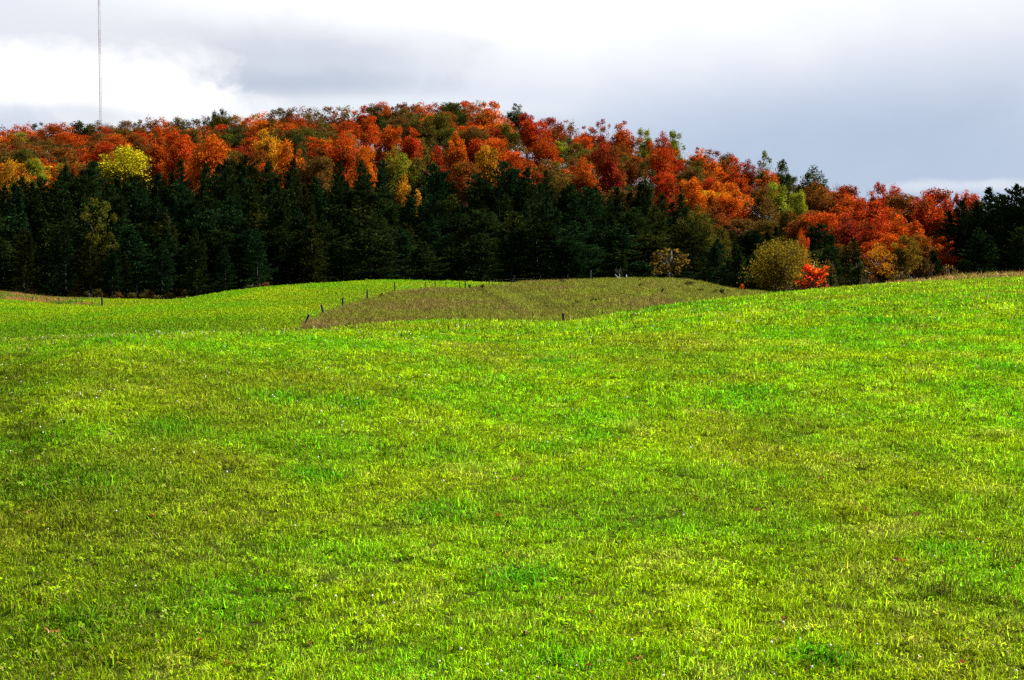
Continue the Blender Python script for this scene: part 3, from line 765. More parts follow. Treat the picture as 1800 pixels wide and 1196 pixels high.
for (u, v, d, w, c) in [(1470, 430, 325, 90, 'rust brown'), (1440, 440, 318, 70, 'olive green'), (1530, 425, 318, 70, 'orange-red'), (1572, 412, 316, 76, 'orange-red'), (1618, 414, 312, 80, 'rust brown'), (1655, 418, 315, 76, 'orange-red'),
                        (1498, 376, 345, 84, 'deep red'), (1535, 384, 335, 76, 'scarlet'), (1568, 378, 340, 78, 'orange-red'), (1608, 390, 332, 76, 'orange-red'), (1632, 346, 350, 84, 'scarlet'), (1664, 352, 345, 70, 'scarlet'), (1700, 395, 345, 90, 'rust brown'), (1460, 376, 370, 90, 'orange-red'),
                        (1420, 372, 400, 80, 'rust brown'), (1300, 385, 405, 80, 'dull russet'), (1340, 388, 385, 80, 'olive brown'), (1255, 362, 400, 70, 'rust brown'), (1290, 350, 430, 70, 'orange-red'), (1385, 372, 410, 70, 'olive brown'),
                        (1500, 345, 425, 70, 'orange-red'), (1590, 342, 400, 90, 'rust brown'), (1480, 330, 430, 60, 'scarlet'), (1530, 352, 380, 90, 'scarlet')]:
    deciduous(u, v, d, w, c, 'edge' if d < 340 else 'hill')
for k, (u, v, d, w) in enumerate([(1325, 405, 330, 72), (1365, 398, 336, 76), (1405, 412, 326, 72), (1340, 440, 305, 60), (1300, 440, 300, 66), (1465, 432, 310, 64), (1760, 345, 318, 96), (1815, 352, 318, 96), (1715, 362, 322, 84), (1770, 392, 304, 80), (1800, 400, 300, 80)]):
    pine(u, v, d, w, 6)
# low bushes
def bush(u, v_foot, d, w_px, h_px, colour, label, name='bush', dmin=None, proto=None, cat='bush'):
    p = hit(u, v_foot, dmin, 286) if dmin else at(u, v_foot, d)
    d = p.y; g = ground(p.x, d)
    c = PAL[colour] if isinstance(colour, str) else colour
    pr = proto or BUSHES[random.randrange(3)]
    root = plant(name, pr, (p.x, d, g - 0.03), w_px * d / F / 3.2, h_px * d / F / 2.9, random.uniform(0, 6.28), c)
    return tag(root, label, cat)
bush(1425, 514, 250, 66, 58, (0.46, 0.040, 0.006), 'bright orange-red bush in front of the round olive tree')
bush(1455, 508, 251, 26, 22, (0.33, 0.026, 0.006), 'small red sprig at the right foot of the orange-red bush')
bush(1304, 516, 246, 10, 16, (0.36, 0.04, 0.004), 'tiny orange shrub at the right end of the rough hill')
bush(1180, 497, 275, 80, 58, (0.085, 0.052, 0.007), 'dark golden bush on the skyline of the rough hill before the pines')
bush(1152, 494, 274, 22, 18, (0.07, 0.075, 0.01), 'low green sapling left of the dark golden bush')
for (u, v, w, h, c, lab) in [(1165, 520, 9, 12, 'dark green', 'small dark upright evergreen bush on the rough hill'),
                        (1270, 523, 12, 12, 'dark green', 'dark bush at the lower right of the rough hill'),
                        (1258, 520, 16, 9, 'olive green', 'low olive bush left of the dark one at the lower right of the rough hill'),
                        (1232, 518, 14, 9, 'olive green', 'thin olive scrub on the right flank of the rough hill'),
                        (1212, 506, 22, 10, 'olive green', 'broad low scrub near the top right of the rough hill'),
                        (1017, 538, 18, 8, 'dark green', 'low dark scrub in the middle of the rough hill, left of a pair'),
                        (1048, 536, 16, 9, 'dark green', 'low dark scrub in the middle of the rough hill, right of a pair'),
                        (1061, 510, 22, 7, 'olive green', 'faint olive scrub high on the rough hill'),
                        (988, 500, 10, 8, 'dark green', 'dark tuft of scrub by the fence on top of the rough hill'),
                        (1125, 508, 10, 8, 'olive green', 'small olive scrub on the upper rough hill below the golden bush'),
                        (671, 526, 10, 9, 'olive brown', 'brownish weed clump on the fence line near its bend'),
                        (848, 510, 9, 8, 'olive green', 'green weed clump by the fence left of the summit of the rough hill'),
                        (826, 512, 7, 10, 'olive brown', 'brown weed clump beside a thin fence post')]:
    bush(u, v, None, w * 1.15, h * 1.2, c, lab, 'scrub_bush', 122)
EB = []
for k in range(14):
    u = random.uniform(1325, 1690); v = float(np.interp(u, [1320, 1500, 1700], [522, 512, 500])); EB.append((u, v + 4, random.uniform(262, 292), random.uniform(26, 58), random.uniform(22, 56), random.choice(['dull russet', 'rust brown', 'olive green', 'olive brown', 'dark green', 'olive gold']), 'right'))
for k in range(24):
    u = random.uniform(-20, 560); EB.append((u, 0, random.uniform(297, 303), random.uniform(10, 30), random.uniform(8, 22), random.choice(['dull russet', 'dark green', 'olive green', 'dull russet']), 'left'))
nb_ = {}
for (u, v, d, w, h, c, sd) in sorted(EB):
    gz = ground((u - 900) / F * d, d); v = pix((u - 900) / F * d, d, gz)[1]
    nb_[(c, sd)] = nb_.get((c, sd), 0) + 1
    bush(u, v, d, w, h + (14 if sd == 'right' else 0), c, f'{c} brush at the {sd} wood edge, {ORD[nb_[(c, sd)]]} such from the left', 'edge_brush')
# leafless dark purple shrub and the bleached dead limb below it
p = hit(1091, 494, 150, 272)
root = plant('bare_shrub', (bare_mesh('twigs', 333, 2.6, 1.3, M_PURPLE, 5, 0.05, 0.9),), (p.x, p.y + 1.5, ground(p.x, p.y + 1.5)), 0.78, 1.0, 0.3, (1, 1, 1), ('twigs',))
tag(root, 'leafless dark purple shrub on top of the rough hill', 'shrub')
root = empty('fallen_limb', (p.x, p.y, ground(p.x, p.y)))
for k, (a, b, c_, r0) in enumerate([((-.9, 0, 1.0), (-.3, 0, .45), (.1, 0, .05), .09), ((-.15, 0, 1.0), (-.1, .1, .5), (.1, 0, .05), .08), ((.1, 0, .08), (.6, -.1, .2), (1.0, -.1, .25), .11), ((.85, 0, .2), (.95, 0, .6), (.9, .1, .95), .08)]):
    link(bpy.data.objects.new('branch', Tubes().tube([a, b, c_], [r0 * .6, r0, r0 * .8], 6).mesh('branch', M_BLEACH)), root)
tag(root, 'bleached white dead limbs at the foot of the purple shrub', 'dead wood')

# labels for the trees nobody can name by itself: colour, place and count from the left
TENS = {2: 'twenty', 3: 'thirty', 4: 'forty', 5: 'fifty', 6: 'sixty'}
TENTH = {2: 'twentieth', 3: 'thirtieth', 4: 'fortieth', 5: 'fiftieth', 6: 'sixtieth'}
def ordinal(n): return ORD[n] if n < 20 else (TENTH[n // 10] if n % 10 == 0 else TENS[n // 10] + '-' + ORD[n % 10])
ZW = {'hill': 'on the wooded slope', 'skyline': 'along the hill skyline', 'upper': 'on the upper slope', 'lower': 'on the lower slope above the pines', 'edge': 'at the wood edge', 'ridge': 'low behind the ridge', 'foot': 'low against the pine tops'}
PW = {0: 'rearmost row below the orange trees', 1: 'second row from the back', 2: 'middle row of the wood', 3: 'second row from the field', 4: 'front row of tall pines', 5: 'low row along the left field', 6: 'scattered row at the right wood edge'}
cnt = {}
for (u, v, kind, colour, zone, root, label, grp) in sorted(TREES, key=lambda q: q[0]):
    if kind == 'pine':
        if label is None:
            cnt[('p', zone)] = cnt.get(('p', zone), 0) + 1
            label = f"dark pine, {ordinal(cnt[('p', zone)])} from left in the {PW[zone]}"
        tag(root, label, 'pine tree', 'pines of the dark wood')
    else:
        if label is None:
            key = (colour, zone); cnt[key] = cnt.get(key, 0) + 1
            label = f"{colour} tree {ZW[zone]}, {ordinal(cnt[key])} such from the left"
        tag(root, label, 'tree', 'autumn trees of the wooded hill')

# ------------------------------------------------------------------ fences
def post_mesh(h, r0, seed, square=False):
    rr = random.Random(seed); t = Tubes()
    n = 6
    t.tube([(0, 0, -0.4), (rr.uniform(-.01, .01), 0, h * .5), (0, 0, h * .96), (0, 0, h)], [r0, r0 * rr.uniform(.9, 1.0), r0 * .9, r0 * .7], n)
    return t
def fence(name, pts, hs, radii, leans, label, mats=None, wires=(0.35, 0.7, 1.0), gate=None):
    root = empty(name, pts[0])
    tops = []
    for k, p in enumerate(pts):
        h = hs[k]
        o = bpy.data.objects.new('post', post_mesh(h, radii[k], k).mesh('post', (mats or {}).get(k, M_POST)))
        o.location = Vector(p) - Vector(pts[0]); o.rotation_euler = (0, leans[k], 0); link(o, root)
        tops.append((Vector(p) - Vector(pts[0]), Vector((math.sin(leans[k]), 0, math.cos(leans[k]))), h))
    for w in wires:
        t = Tubes(); line = []
        for k in range(len(tops)):
            b, dr, h = tops[k]; q = b + dr * min(w, h * 0.95); line.append(q)
            if k < len(tops) - 1:
                b2, dr2, h2 = tops[k + 1]; q2 = b2 + dr2 * min(w, h2 * .95)
                m = (q + q2) / 2; m.z -= 0.03; line.append(m)
        t.tube(line, [0.002] * len(line), 4, False)
        link(bpy.data.objects.new('wire', t.mesh('wire', M_WIRE)), root)
    return tag(root, label, 'fence')
HPX = [15, 16, 15.5, 16, 15.5, 10, 11, 10.5, 11, 14, 11, 12, 10, 10, 15]
fence('pasture_fence', FENCE, [hp * p.y / F + 0.42 for hp, p in zip(HPX, FENCE)],
      [.11, .13, .12, .11, .10, .09, .08, .09, .07, .11, .10, .12, .10, .11, .09], [0.42, -0.22, 0.02, -0.03, 0, 0.03, 0, 0, 0, -0.02, 0, 0, 0, 0, 0],
      'old wire fence of dark posts climbing between green field and rough brown hill', {14: M_PALEPOST, 11: M_POST})
LH = [8, 8, 8, 8, 11, 8, 12, 9, 10, 15]
fence('field_fence', LFENCE, [hp * p.y / F + 0.15 for hp, p in zip(LH, LFENCE)], [.05, .05, .05, .05, .065, .05, .07, .055, .065, .16], [0, 0, 0.05, 0, 0, 0.1, 0, 0, 0, -0.06],
      'low wire fence with a stout end post below the left slope', None, (0.3, 0.6))
for (u, v, h, r, mat, lab) in [(990, 565, 11, .09, M_POST, 'short dark broken post poking over the near crest'), (1059, 556, 8, .035, M_POST, 'tiny dark stake over the near crest, left of the thin one'),
                     (1109, 549, 13, .03, M_POST, 'thin dark stake standing behind the near crest'), (1240, 499, 8, .035, M_PALEPOST, 'pale thin stake on the right top of the rough hill'),
                     (1172, 493, 7, .04, M_PALEPOST, 'pale short stake in front of the dark golden bush')]:
    p = hit(u, v, 100) if v > 540 else hit(u, v, 150, 268)
    if v > 540: 
        p = at(u, v, 112); p.z = ground(p.x, 112)
        h_m = (zat(v - h - 3, 112) - p.z)
    else: h_m = h * p.y / F
    r_ = empty('wooden_stake', p)
    link(bpy.data.objects.new('shaft', post_mesh(h_m, r, int(u)).mesh('shaft', mat)), r_)
    t = Tubes().tube([(0, 0, h_m - 0.002), (0.01, 0, h_m + 0.05)], [r * 0.62, r * .25], 6); link(bpy.data.objects.new('tip', t.mesh('tip', mat)), r_)
    tag(r_, lab, 'stake', 'stray stakes on the rough hill')

# ------------------------------------------------------------------ radio mast behind the hill
MD = 720.0
mp_ = at(177, 225, MD); mbase = ground(mp_.x, MD)
mast = empty('radio_mast', (mp_.x, MD, mbase)); tag(mast, 'tall thin red and white lattice radio mast behind the hill', 'radio mast')
MH, SEC, SW = 150.0, 15, 0.50
for k in range(SEC):
    z0, z1 = MH * k / SEC, MH * (k + 1) / SEC
    t = Tubes(); cs = [(SW * math.cos(a), SW * math.sin(a)) for a in (0.5, 0.5 + 2.0944, 0.5 + 4.18879)]
    for c in cs: t.tube([(c[0], c[1], z0), (c[0], c[1], z1)], [0.055] * 2, 5)
    nb = 8
    for b in range(nb):
        za, zb_ = z0 + (z1 - z0) * b / nb, z0 + (z1 - z0) * (b + 1) / nb
        for i in range(3):
            c0, c1 = cs[i], cs[(i + 1) % 3]
            t.tube([(c0[0], c0[1], za), (c1[0], c1[1], zb_)], [0.028] * 2, 4, False); t.tube([(c0[0], c0[1], zb_), (c1[0], c1[1], zb_)], [0.028] * 2, 4, False)
    link(bpy.data.objects.new('lattice_section', t.mesh('lattice_section', M_TRED if k % 2 == 0 else M_TWHITE)), mast)

# ------------------------------------------------------------------ grass
TUFTS = bpy.data.collections.new('tuft_shapes')          # never linked to the scene: only shapes for the grass
def tuft(name, seed, N, rad, h, w, lean=0.5, mat=None, hvar=0.5, clover=0, stems=0):
    r = np.random.default_rng(seed); V, Fc, A = [], [], []
    for k in range(N):
        a = r.uniform(0, 6.283); q = rad * math.sqrt(r.random()); b = np.array([q * math.cos(a), q * math.sin(a), -0.02 * h])
        hh = h * r.uniform(1 - hvar, 1 + hvar * 0.6); ww = w * r.uniform(.7, 1.3); fa = r.uniform(0, 6.283); la = r.uniform(0, 6.283); ln = lean * r.uniform(.2, 1.2)
        s = np.array([math.cos(fa), math.sin(fa), 0]) * ww * .5; L = np.array([math.cos(la), math.sin(la), 0]) * hh * ln
        m = b + L * .3 + np.array([0, 0, hh * .6]); e = b + L + np.array([0, 0, hh * (1 - 0.25 * ln)])
        i = len(V); V += [b - s, b + s, m + s * .8, m - s * .8, e]; Fc += [(i, i + 1, i + 2, i + 3), (i + 3, i + 2, i + 4)]; v = r.random(); A += [v, v]
    for k in range(clover):                               # three-part leaves held flat
        a = r.uniform(0, 6.283); q = rad * math.sqrt(r.random()); c = np.array([q * math.cos(a), q * math.sin(a), h * r.uniform(.45, .8)]); v = r.random(); rot = r.uniform(0, 6.283)
        sz_ = w * r.uniform(2.0, 3.2)
        tilt = r.normal(0, 0.35, 2)
        for j in range(3):
            an = rot + j * 2.094; d = np.array([math.cos(an), math.sin(an), 0]); s = np.array([-d[1], d[0], 0])
            pts = [c, c + d * sz_ * .6 - s * sz_ * .45, c + d * sz_ * 1.1, c + d * sz_ * .6 + s * sz_ * .45]
            pts = [p + np.array([0, 0, (p - c)[0] * tilt[0] + (p - c)[1] * tilt[1]]) for p in pts]
            i = len(V); V += pts; Fc.append((i, i + 1, i + 2, i + 3)); A.append(v)
    me_ = mesh_from(name, V, Fc, mat or M_BLADE, A)
    o = bpy.data.objects.new(name, me_); TUFTS.objects.link(o); return o
def scatter(name, shapes, P, rotz, scale, tint, idx_, label, tilt=0.12):
    """one grass object: a tuft at each point, with its own colour"""
    n = len(P); me_ = bpy.data.meshes.new(name); me_.vertices.add(n); me_.vertices.foreach_set('co', P.reshape(-1).astype(np.float32))
    rr = np.random.default_rng(len(P))
    rot = np.stack([rr.normal(0, tilt, n), rr.normal(0, tilt, n), rotz], 1)
    for nm, typ, key, arr in (('rot', 'FLOAT_VECTOR', 'vector', rot), ('scl', 'FLOAT', 'value', scale), ('pick', 'INT', 'value', idx_)):
        a = me_.attributes.new(nm, typ, 'POINT'); a.data.foreach_set(key, np.asarray(arr).reshape(-1).astype(np.int32 if typ == 'INT' else np.float32))
    a = me_.attributes.new('tint', 'FLOAT_COLOR', 'POINT'); a.data.foreach_set('color', np.concatenate([tint, np.ones((n, 1))], 1).reshape(-1).astype(np.float32))
    coll = bpy.data.collections.new(name + '_shapes')
    for s in shapes:
        coll.objects.link(s)
    order = sorted(range(len(shapes)), key=lambda i: shapes[i].name)
    ng = bpy.data.node_groups.new(name, 'GeometryNodeTree')
    ng.interface.new_socket('Geometry', in_out='INPUT', socket_type='NodeSocketGeometry'); ng.interface.new_socket('Geometry', in_out='OUTPUT', socket_type='NodeSocketGeometry')
    gi = ng.nodes.new('NodeGroupInput'); go = ng.nodes.new('NodeGroupOutput')
    ci = ng.nodes.new('GeometryNodeCollectionInfo'); ci.inputs['Collection'].default_value = coll
    ci.inputs['Separate Children'].default_value = True; ci.inputs['Reset Children'].default_value = True
    ip = ng.nodes.new('GeometryNodeInstanceOnPoints')
    ng.links.new(gi.outputs[0], ip.inputs['Points']); ng.links.new(ci.outputs[0], ip.inputs['Instance']); ip.inputs['Pick Instance'].default_value = True
    def na(nm, typ):
        q = ng.nodes.new('GeometryNodeInputNamedAttribute'); q.data_type = typ; q.inputs['Name'].default_value = nm; return q.outputs['Attribute']
    ng.links.new(na('pick', 'INT'), ip.inputs['Instance Index']); ng.links.new(na('scl', 'FLOAT'), ip.inputs['Scale'])
    e2r = ng.nodes.new('FunctionNodeEulerToRotation'); ng.links.new(na('rot', 'FLOAT_VECTOR'), e2r.inputs[0]); ng.links.new(e2r.outputs[0], ip.inputs['Rotation'])
    ng.links.new(ip.outputs[0], go.inputs[0])
    o = bpy.data.objects.new(name, me_); link(o); md = o.modifiers.new('grass', 'NODES'); md.node_group = ng
    return tag(o, label, None, None, 'stuff')

def sample_band(d0, d1, dens, umin=-260, umax=2060, seed=0, side=0.0):
    """random ground points in a wedge of the field (plus a margin on each side), even per square metre"""
    r = np.random.default_rng(seed)
    a0, a1 = (umin - 900) / F, (umax - 900) / F
    x0, x1 = a0 * d1 - side, a1 * d1 + side
    n = int((x1 - x0) * (d1 - d0) * dens); y = r.uniform(d0, d1, n); x = r.uniform(x0, x1, n)
    k = (x > a0 * y - side) & (x < a1 * y + side)
    return x[k], y[k]
def visible(x, y, z, slack=8.0):
    """drop points lying well behind the near crest"""
    u, v = pix(x, y, z)
    vc = np.interp(u, UG, feat_v[0]); dc = np.interp(u, UG, feat_d[0])
    return (y < dc + 4) | (v < vc + slack)

LUSH = [(500, 704, 1.1, .7), (962, 640, 1.0, .6), (925, 1028, .9, .45), (962, 793, 1.0, .5), (1780, 655, 1.6, 1.2), (1660, 975, .8, .4), (560, 840, .8, .5), (60, 860, 2.6, 1.0),
        (1250, 660, .9, .6), (1560, 570, 3.0, 1.6), (1180, 545, 5, 3.5), (300, 760, 1.0, .6), (1440, 1170, .6, .3), (760, 905, .7, .5), (180, 605, 1.4, 1.2), (1330, 690, 1.4, .8), (600, 712, 1.3, .6), (120, 1100, .7, .4)]
LUSH = [(hit(u, v), a * .62, b * .62) for u, v, a, b in LUSH]
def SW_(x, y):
    """dark strip along the left-edge hollow, its shade put into the grass tint"""
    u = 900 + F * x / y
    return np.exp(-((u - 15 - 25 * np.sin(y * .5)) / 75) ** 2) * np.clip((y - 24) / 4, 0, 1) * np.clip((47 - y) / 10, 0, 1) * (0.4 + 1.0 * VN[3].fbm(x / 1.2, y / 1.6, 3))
def near_tint(x, y, r):
    n1 = VN[4].fbm(x / 1.7, y / 2.4, 4); n2 = VN[5].fbm(x / 5.0, y / 8.0, 3); n3 = VN[6].fbm(x / 0.5, y / 0.6, 2)
    fresh = np.array([0.080, 0.200, 0.002]); yel = np.array([0.150, 0.230, 0.002]); dull = np.array([0.120, 0.132, 0.005]); straw = np.array([0.19, 0.145, 0.040])
    t = np.clip((n1 - 0.32) / 0.36, 0, 1)[:, None]
    c = fresh * (1 - t) + yel * t
    k = np.clip((n2 - 0.48) / 0.22, 0, 1)[:, None] * 0.6
    c = c * (1 - k) + dull * k
    s = (np.clip((n3 - 0.60) / 0.2, 0, 1) * np.clip((n1 - .35) / .3, 0, 1))[:, None] * 0.3
    c = c * (1 - s) + straw * s
    # darker olive tint in patches on the left of the field
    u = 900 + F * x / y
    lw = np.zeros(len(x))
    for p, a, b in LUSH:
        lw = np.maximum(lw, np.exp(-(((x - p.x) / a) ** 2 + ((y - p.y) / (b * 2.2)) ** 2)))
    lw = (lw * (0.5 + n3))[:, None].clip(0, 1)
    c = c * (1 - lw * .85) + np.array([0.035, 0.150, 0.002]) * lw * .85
    sw = np.clip(SW_(x, y) * 1.3 - .15, 0, .8)[:, None] * np.clip(n3 * 2.4 - .5, 0, 1)[:, None]; c = c * (1 - sw) + np.array([0.020, 0.046, 0.002]) * sw  # shade of the left strip blended into the tint
    leftish = np.clip((560 - u) / 520, 0, 1) * np.clip((y - 14) / 4, 0, 1) * np.clip(n2 * 2.2 - 0.35, 0, 1)
    c = c * (1 - 0.55 * leftish[:, None]) + np.array([0.060, 0.074, 0.003]) * 0.55 * leftish[:, None]
    return c * (0.50 + 1.05 * r.random((len(x), 1)) ** 1.3) * (0.78 + 0.44 * n3[:, None]) * 1.15, lw[:, 0]

SH_N = [tuft('short_tuft_a', 1, 46, .15, .062, .0085, .95), tuft('short_tuft_b', 2, 46, .16, .075, .008, 1.0), tuft('short_tuft_c', 3, 32, .15, .052, .0085, .9, clover=16),
        tuft('short_tuft_d', 4, 22, .12, .125, .0065, .7, hvar=.7)]
SH_M = [tuft('mid_tuft_a', 11, 38, .20, .08, .014, .9), tuft('mid_tuft_b', 12, 42, .21, .095, .013, 1.0), tuft('mid_tuft_c', 13, 32, .2, .07, .013, .9, clover=8), tuft('mid_tuft_d', 14, 26, .18, .14, .011, .7, hvar=.7)]
SH_F = [tuft('far_tuft_a', 21, 40, .34, .12, .026, .7), tuft('far_tuft_b', 22, 44, .36, .14, .024, .8), tuft('far_tuft_c', 23, 40, .33, .10, .024, .7)]
SH_X = [tuft('hill_tuft_a', 31, 46, .75, .16, .055, .7), tuft('hill_tuft_b', 32, 50, .8, .20, .05, .8)]
SH_D = [tuft('dry_tuft_a', 41, 44, .55, .42, .032, .5, M_DRY, .6), tuft('dry_tuft_b', 42, 50, .6, .55, .03, .55, M_DRY, .6), tuft('dry_tuft_c', 43, 40, .5, .34, .035, .7, M_DRY, .6)]

def near_grass(name, d0, d1, dens, shapes, label, seed, probs, usc=1.0, fin=0.0, fout=0.0, gain=1.0):
    r = np.random.default_rng(seed); x, y = sample_band(d0, d1, dens, -60, 1860, seed, 5.0); z = height(x, y)
    pr = np.ones(len(x))
    if fin: pr = pr * np.clip((y - d0) / fin, 0, 1)
    if fout: pr = pr * np.clip((d1 - y) / fout, 0, 1)
    ok = visible(x, y, z) & (zones(x, y)[0] < .5) & (r.random(len(x)) < pr); x, y, z = x[ok], y[ok], z[ok]
    c, lw = near_tint(x, y, r); c = c * gain
    sc = (0.62 + 0.62 * VN[7].fbm(x / 0.7, y / 0.7, 2) + r.uniform(-.2, .3, len(x))) * (1 + 0.5 * lw) * usc
    scatter(name, shapes, np.stack([x, y, z], 1), r.uniform(0, 6.283, len(x)), sc, c, r.choice(len(shapes), len(x), p=probs), label)
near_grass('meadow_grass', 9, 40, 78, SH_N, 'short bright green pasture grass nearest the viewer', 1, [.34, .28, .26, .12], fout=14, gain=1.18)
near_grass('meadow_grass', 25, 82, 34, SH_M, 'short yellow-green pasture grass up to the near crest', 2, [.34, .28, .26, .12], fin=16, fout=30, gain=1.04)
near_grass('meadow_grass', 50, 142, 13, SH_F, 'fine yellow-green grass on the right rise of the near field', 3, [.36, .34, .30], fin=30)

# the green field on the far rise
r = np.random.default_rng(5); x, y = sample_band(112, 305, 3.4, seed=5); z = height(x, y)
zb_, zl_, zf_ = zones(x, y); ok = visible(x, y, z, 6) & (zb_ < .5) & (zf_ < .5) & (zl_ < .5) & (y > np.interp(900 + F * x / y, UG, feat_d[0]) + 15); x, y, z = x[ok], y[ok], z[ok]
n1 = VN[4].fbm(x / 6, y / 14, 4); n2 = VN[5].fbm(x / 20, y / 50, 3)
t = np.clip((n1 - .35) / .3, 0, 1)[:, None]; c = np.array([.095, .225, .002]) * (1 - t) + np.array([.170, .255, .002]) * t
k = np.clip((n2 - .52) / .2, 0, 1)[:, None] * .5; c = c * (1 - k) + np.array([.135, .16, .004]) * k
kl = np.clip((640 - (900 + F * x / y)) / 300, 0, 1)[:, None] * np.clip((225 - y) / 80, 0, 1)[:, None] * .8; c = c * (1 - kl) + np.array([.050, .130, .002]) * kl  # deeper green grass low on the left, some slope shading included in the tint
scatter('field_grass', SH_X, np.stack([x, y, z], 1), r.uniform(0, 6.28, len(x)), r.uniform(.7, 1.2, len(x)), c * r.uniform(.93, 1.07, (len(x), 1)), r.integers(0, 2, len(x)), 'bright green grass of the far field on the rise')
# pale seed stems standing up along the near crest
r = np.random.default_rng(9); n = 2600; u = r.uniform(-200, 1150, n); y = np.interp(u, UG, feat_d[0]) + r.normal(0, 3.0, n); x = (u - 900) / F * y; z = height(x, y)
keep = r.random(n) < np.clip(VN[5].fbm(x / 2, y / 2, 2) * 2.4 - .7, 0.05, 1); x, y, z = x[keep], y[keep], z[keep]
WC = np.array([[.20, .20, .06], [.16, .19, .02], [.22, .17, .07], [.12, .16, .01]]); c = WC[r.integers(0, 4, len(x))]
SH_S = [tuft('seed_stems_a', 51, 9, .14, .22, .010, .5, M_DRY, .5), tuft('seed_stems_b', 52, 6, .12, .27, .010, .6, M_DRY, .5)]
scatter('crest_stems', SH_S, np.stack([x, y, z], 1), r.uniform(0, 6.28, len(x)), r.uniform(.6, 1.1, len(x)), c * r.uniform(.8, 1.3, (len(x), 1)), r.integers(0, 2, len(x)), 'pale seed stems along the crest of the near field')
# the rough hill
r = np.random.default_rng(6); x, y = sample_band(110, 322, 5.0, 380, 1450, seed=6); z = height(x, y)
zb_, zl_, zf_ = zones(x, y); ok = visible(x, y, z, 6) & (zb_ > .5); x, y, z = x[ok], y[ok], z[ok]
n1 = VN[4].fbm(x / 7, y / 14, 4); n2 = VN[5].fbm(x / 3, y / 5, 3); u = 900 + F * x / y
olive = np.array([.100, .112, .012]); brown = np.array([.120, .088, .026]); green = np.array([.115, .160, .010])
wb = np.clip((n1 - .38) / .25 + np.clip((700 - u) / 300, -.7, .25), 0, 1)[:, None]; c = olive * (1 - wb) + brown * wb
wg = np.clip((n2 - .48) / .2, 0, 1)[:, None] * np.clip((u - 640) / 300, .25, 1)[:, None] * .75; c = c * (1 - wg) + green * wg
td = seg_dist(x, y, TRACK); wt = np.exp(-(td / 1.3) ** 2)[:, None]; c = c * (1 - wt) + np.array([.13, .15, .015]) * wt
dk = np.exp(-((td - 2.4) / .7) ** 2)[:, None] * .5; c = c * (1 - dk) + np.array([.03, .035, .008]) * dk
sc = r.uniform(.65, 1.25, len(x)) * (0.55 + 0.45 * np.clip(td / 2.5, 0, 1))
scatter('rough_grass', SH_D, np.stack([x, y, z], 1), r.uniform(0, 6.28, len(x)), sc, c * r.uniform(.65, 1.35, (len(x), 1)), r.integers(0, 3, len(x)), 'tall dry brown and olive grass on the rough hill')
# reddish weeds on the left slope and along the wood edge
r = np.random.default_rng(7); x, y = sample_band(225, 308, 3.2, -260, 420, seed=7); z = height(x, y); zb_, zl_, zf_ = zones(x, y); ok = zl_ > .5; x, y, z = x[ok], y[ok], z[ok]
n1 = VN[4].fbm(x / 6, y / 9, 3); wb = np.clip((n1 - .40) / .15, 0, 1)[:, None]; c = np.array([.055, .13, .005]) * (1 - wb) + np.array([.24, .105, .040]) * wb
scatter('slope_weeds', SH_D, np.stack([x, y, z], 1), r.uniform(0, 6.28, len(x)), r.uniform(.5, 1.0, len(x)), c * r.uniform(.8, 1.2, (len(x), 1)), r.integers(0, 3, len(x)), 'reddish dry weeds on the slope at the far left')
# gold and russet weeds that top the near crest at the right
r = np.random.default_rng(8); n = 2600; u = r.uniform(1470, 2060, n); k = np.clip((u - 1470) / 130, 0, 1); keep = r.random(n) < k; u = u[keep]
y = np.interp(u, UG, feat_d[0]) + r.uniform(-3, 9, len(u)); x = (u - 900) / F * y; z = height(x, y)
WC = np.array([[.20, .15, .02], [.24, .11, .02], [.13, .07, .03], [.16, .17, .01], [.22, .20, .08]]); c = WC[r.integers(0, 5, len(u))]
scatter('crest_weeds', SH_D, np.stack([x, y, z], 1), r.uniform(0, 6.28, len(x)), r.uniform(.5, 1.15, len(x)) * np.clip((u - 1450) / 220, .45, 1), c * r.uniform(.7, 1.3, (len(x), 1)), r.integers(0, 3, len(x)), 'golden and russet weeds topping the near crest at the right')

# ------------------------------------------------------------------ flowers, fallen leaves, tussocks
def mat_petal(name, c, e=0.25):
    m, t = new_mat(name); n = noise(t, None, 40, 3); cc = mixc(t, n.outputs['Fac'], rgb(*c), rgb(*[x * .75 for x in c])); leaf_shader(t, cc, e, 0); return m
M_WHITEP = mat_petal('clover_white', (.80, .80, .74)); M_PINK = mat_petal('clover_pink', (.55, .25, .40))
M_STEM = mat_petal('flower_stem', (.07, .13, .01))
def flower_shape(name, mat, seed):
    r = random.Random(seed); V, Fc = [], []
    R = .011
    for i in range(4):
        for k in range(7):
            th = math.pi * (i + .5) / 4; ph = 6.283 * k / 7; V.append((R * math.sin(th) * math.cos(ph), R * math.sin(th) * math.sin(ph), 0.125 + R * math.cos(th)))
    for i in range(3):
        for k in range(7): Fc.append((i * 7 + k, i * 7 + (k + 1) % 7, (i + 1) * 7 + (k + 1) % 7, (i + 1) * 7 + k))
    Fc += [tuple(range(7)), tuple(range(21, 28))[::-1]]
    b = len(V); V += [(-.001, 0, 0), (.001, 0, 0), (.001, 0, .118), (-.001, 0, .118)]; Fc.append((b, b + 1, b + 2, b + 3))
    me_ = mesh_from(name, V, Fc, mat); me_.materials.append(M_STEM); me_.polygons[len(Fc) - 1].material_index = 1
    o = bpy.data.objects.new(name, me_); TUFTS.objects.link(o); return o
FL = [flower_shape('flower_white', M_WHITEP, 1), flower_shape('flower_pink', M_PINK, 2)]
r = np.random.default_rng(12); x, y = sample_band(13, 75, 1.9, seed=12); z = height(x, y)
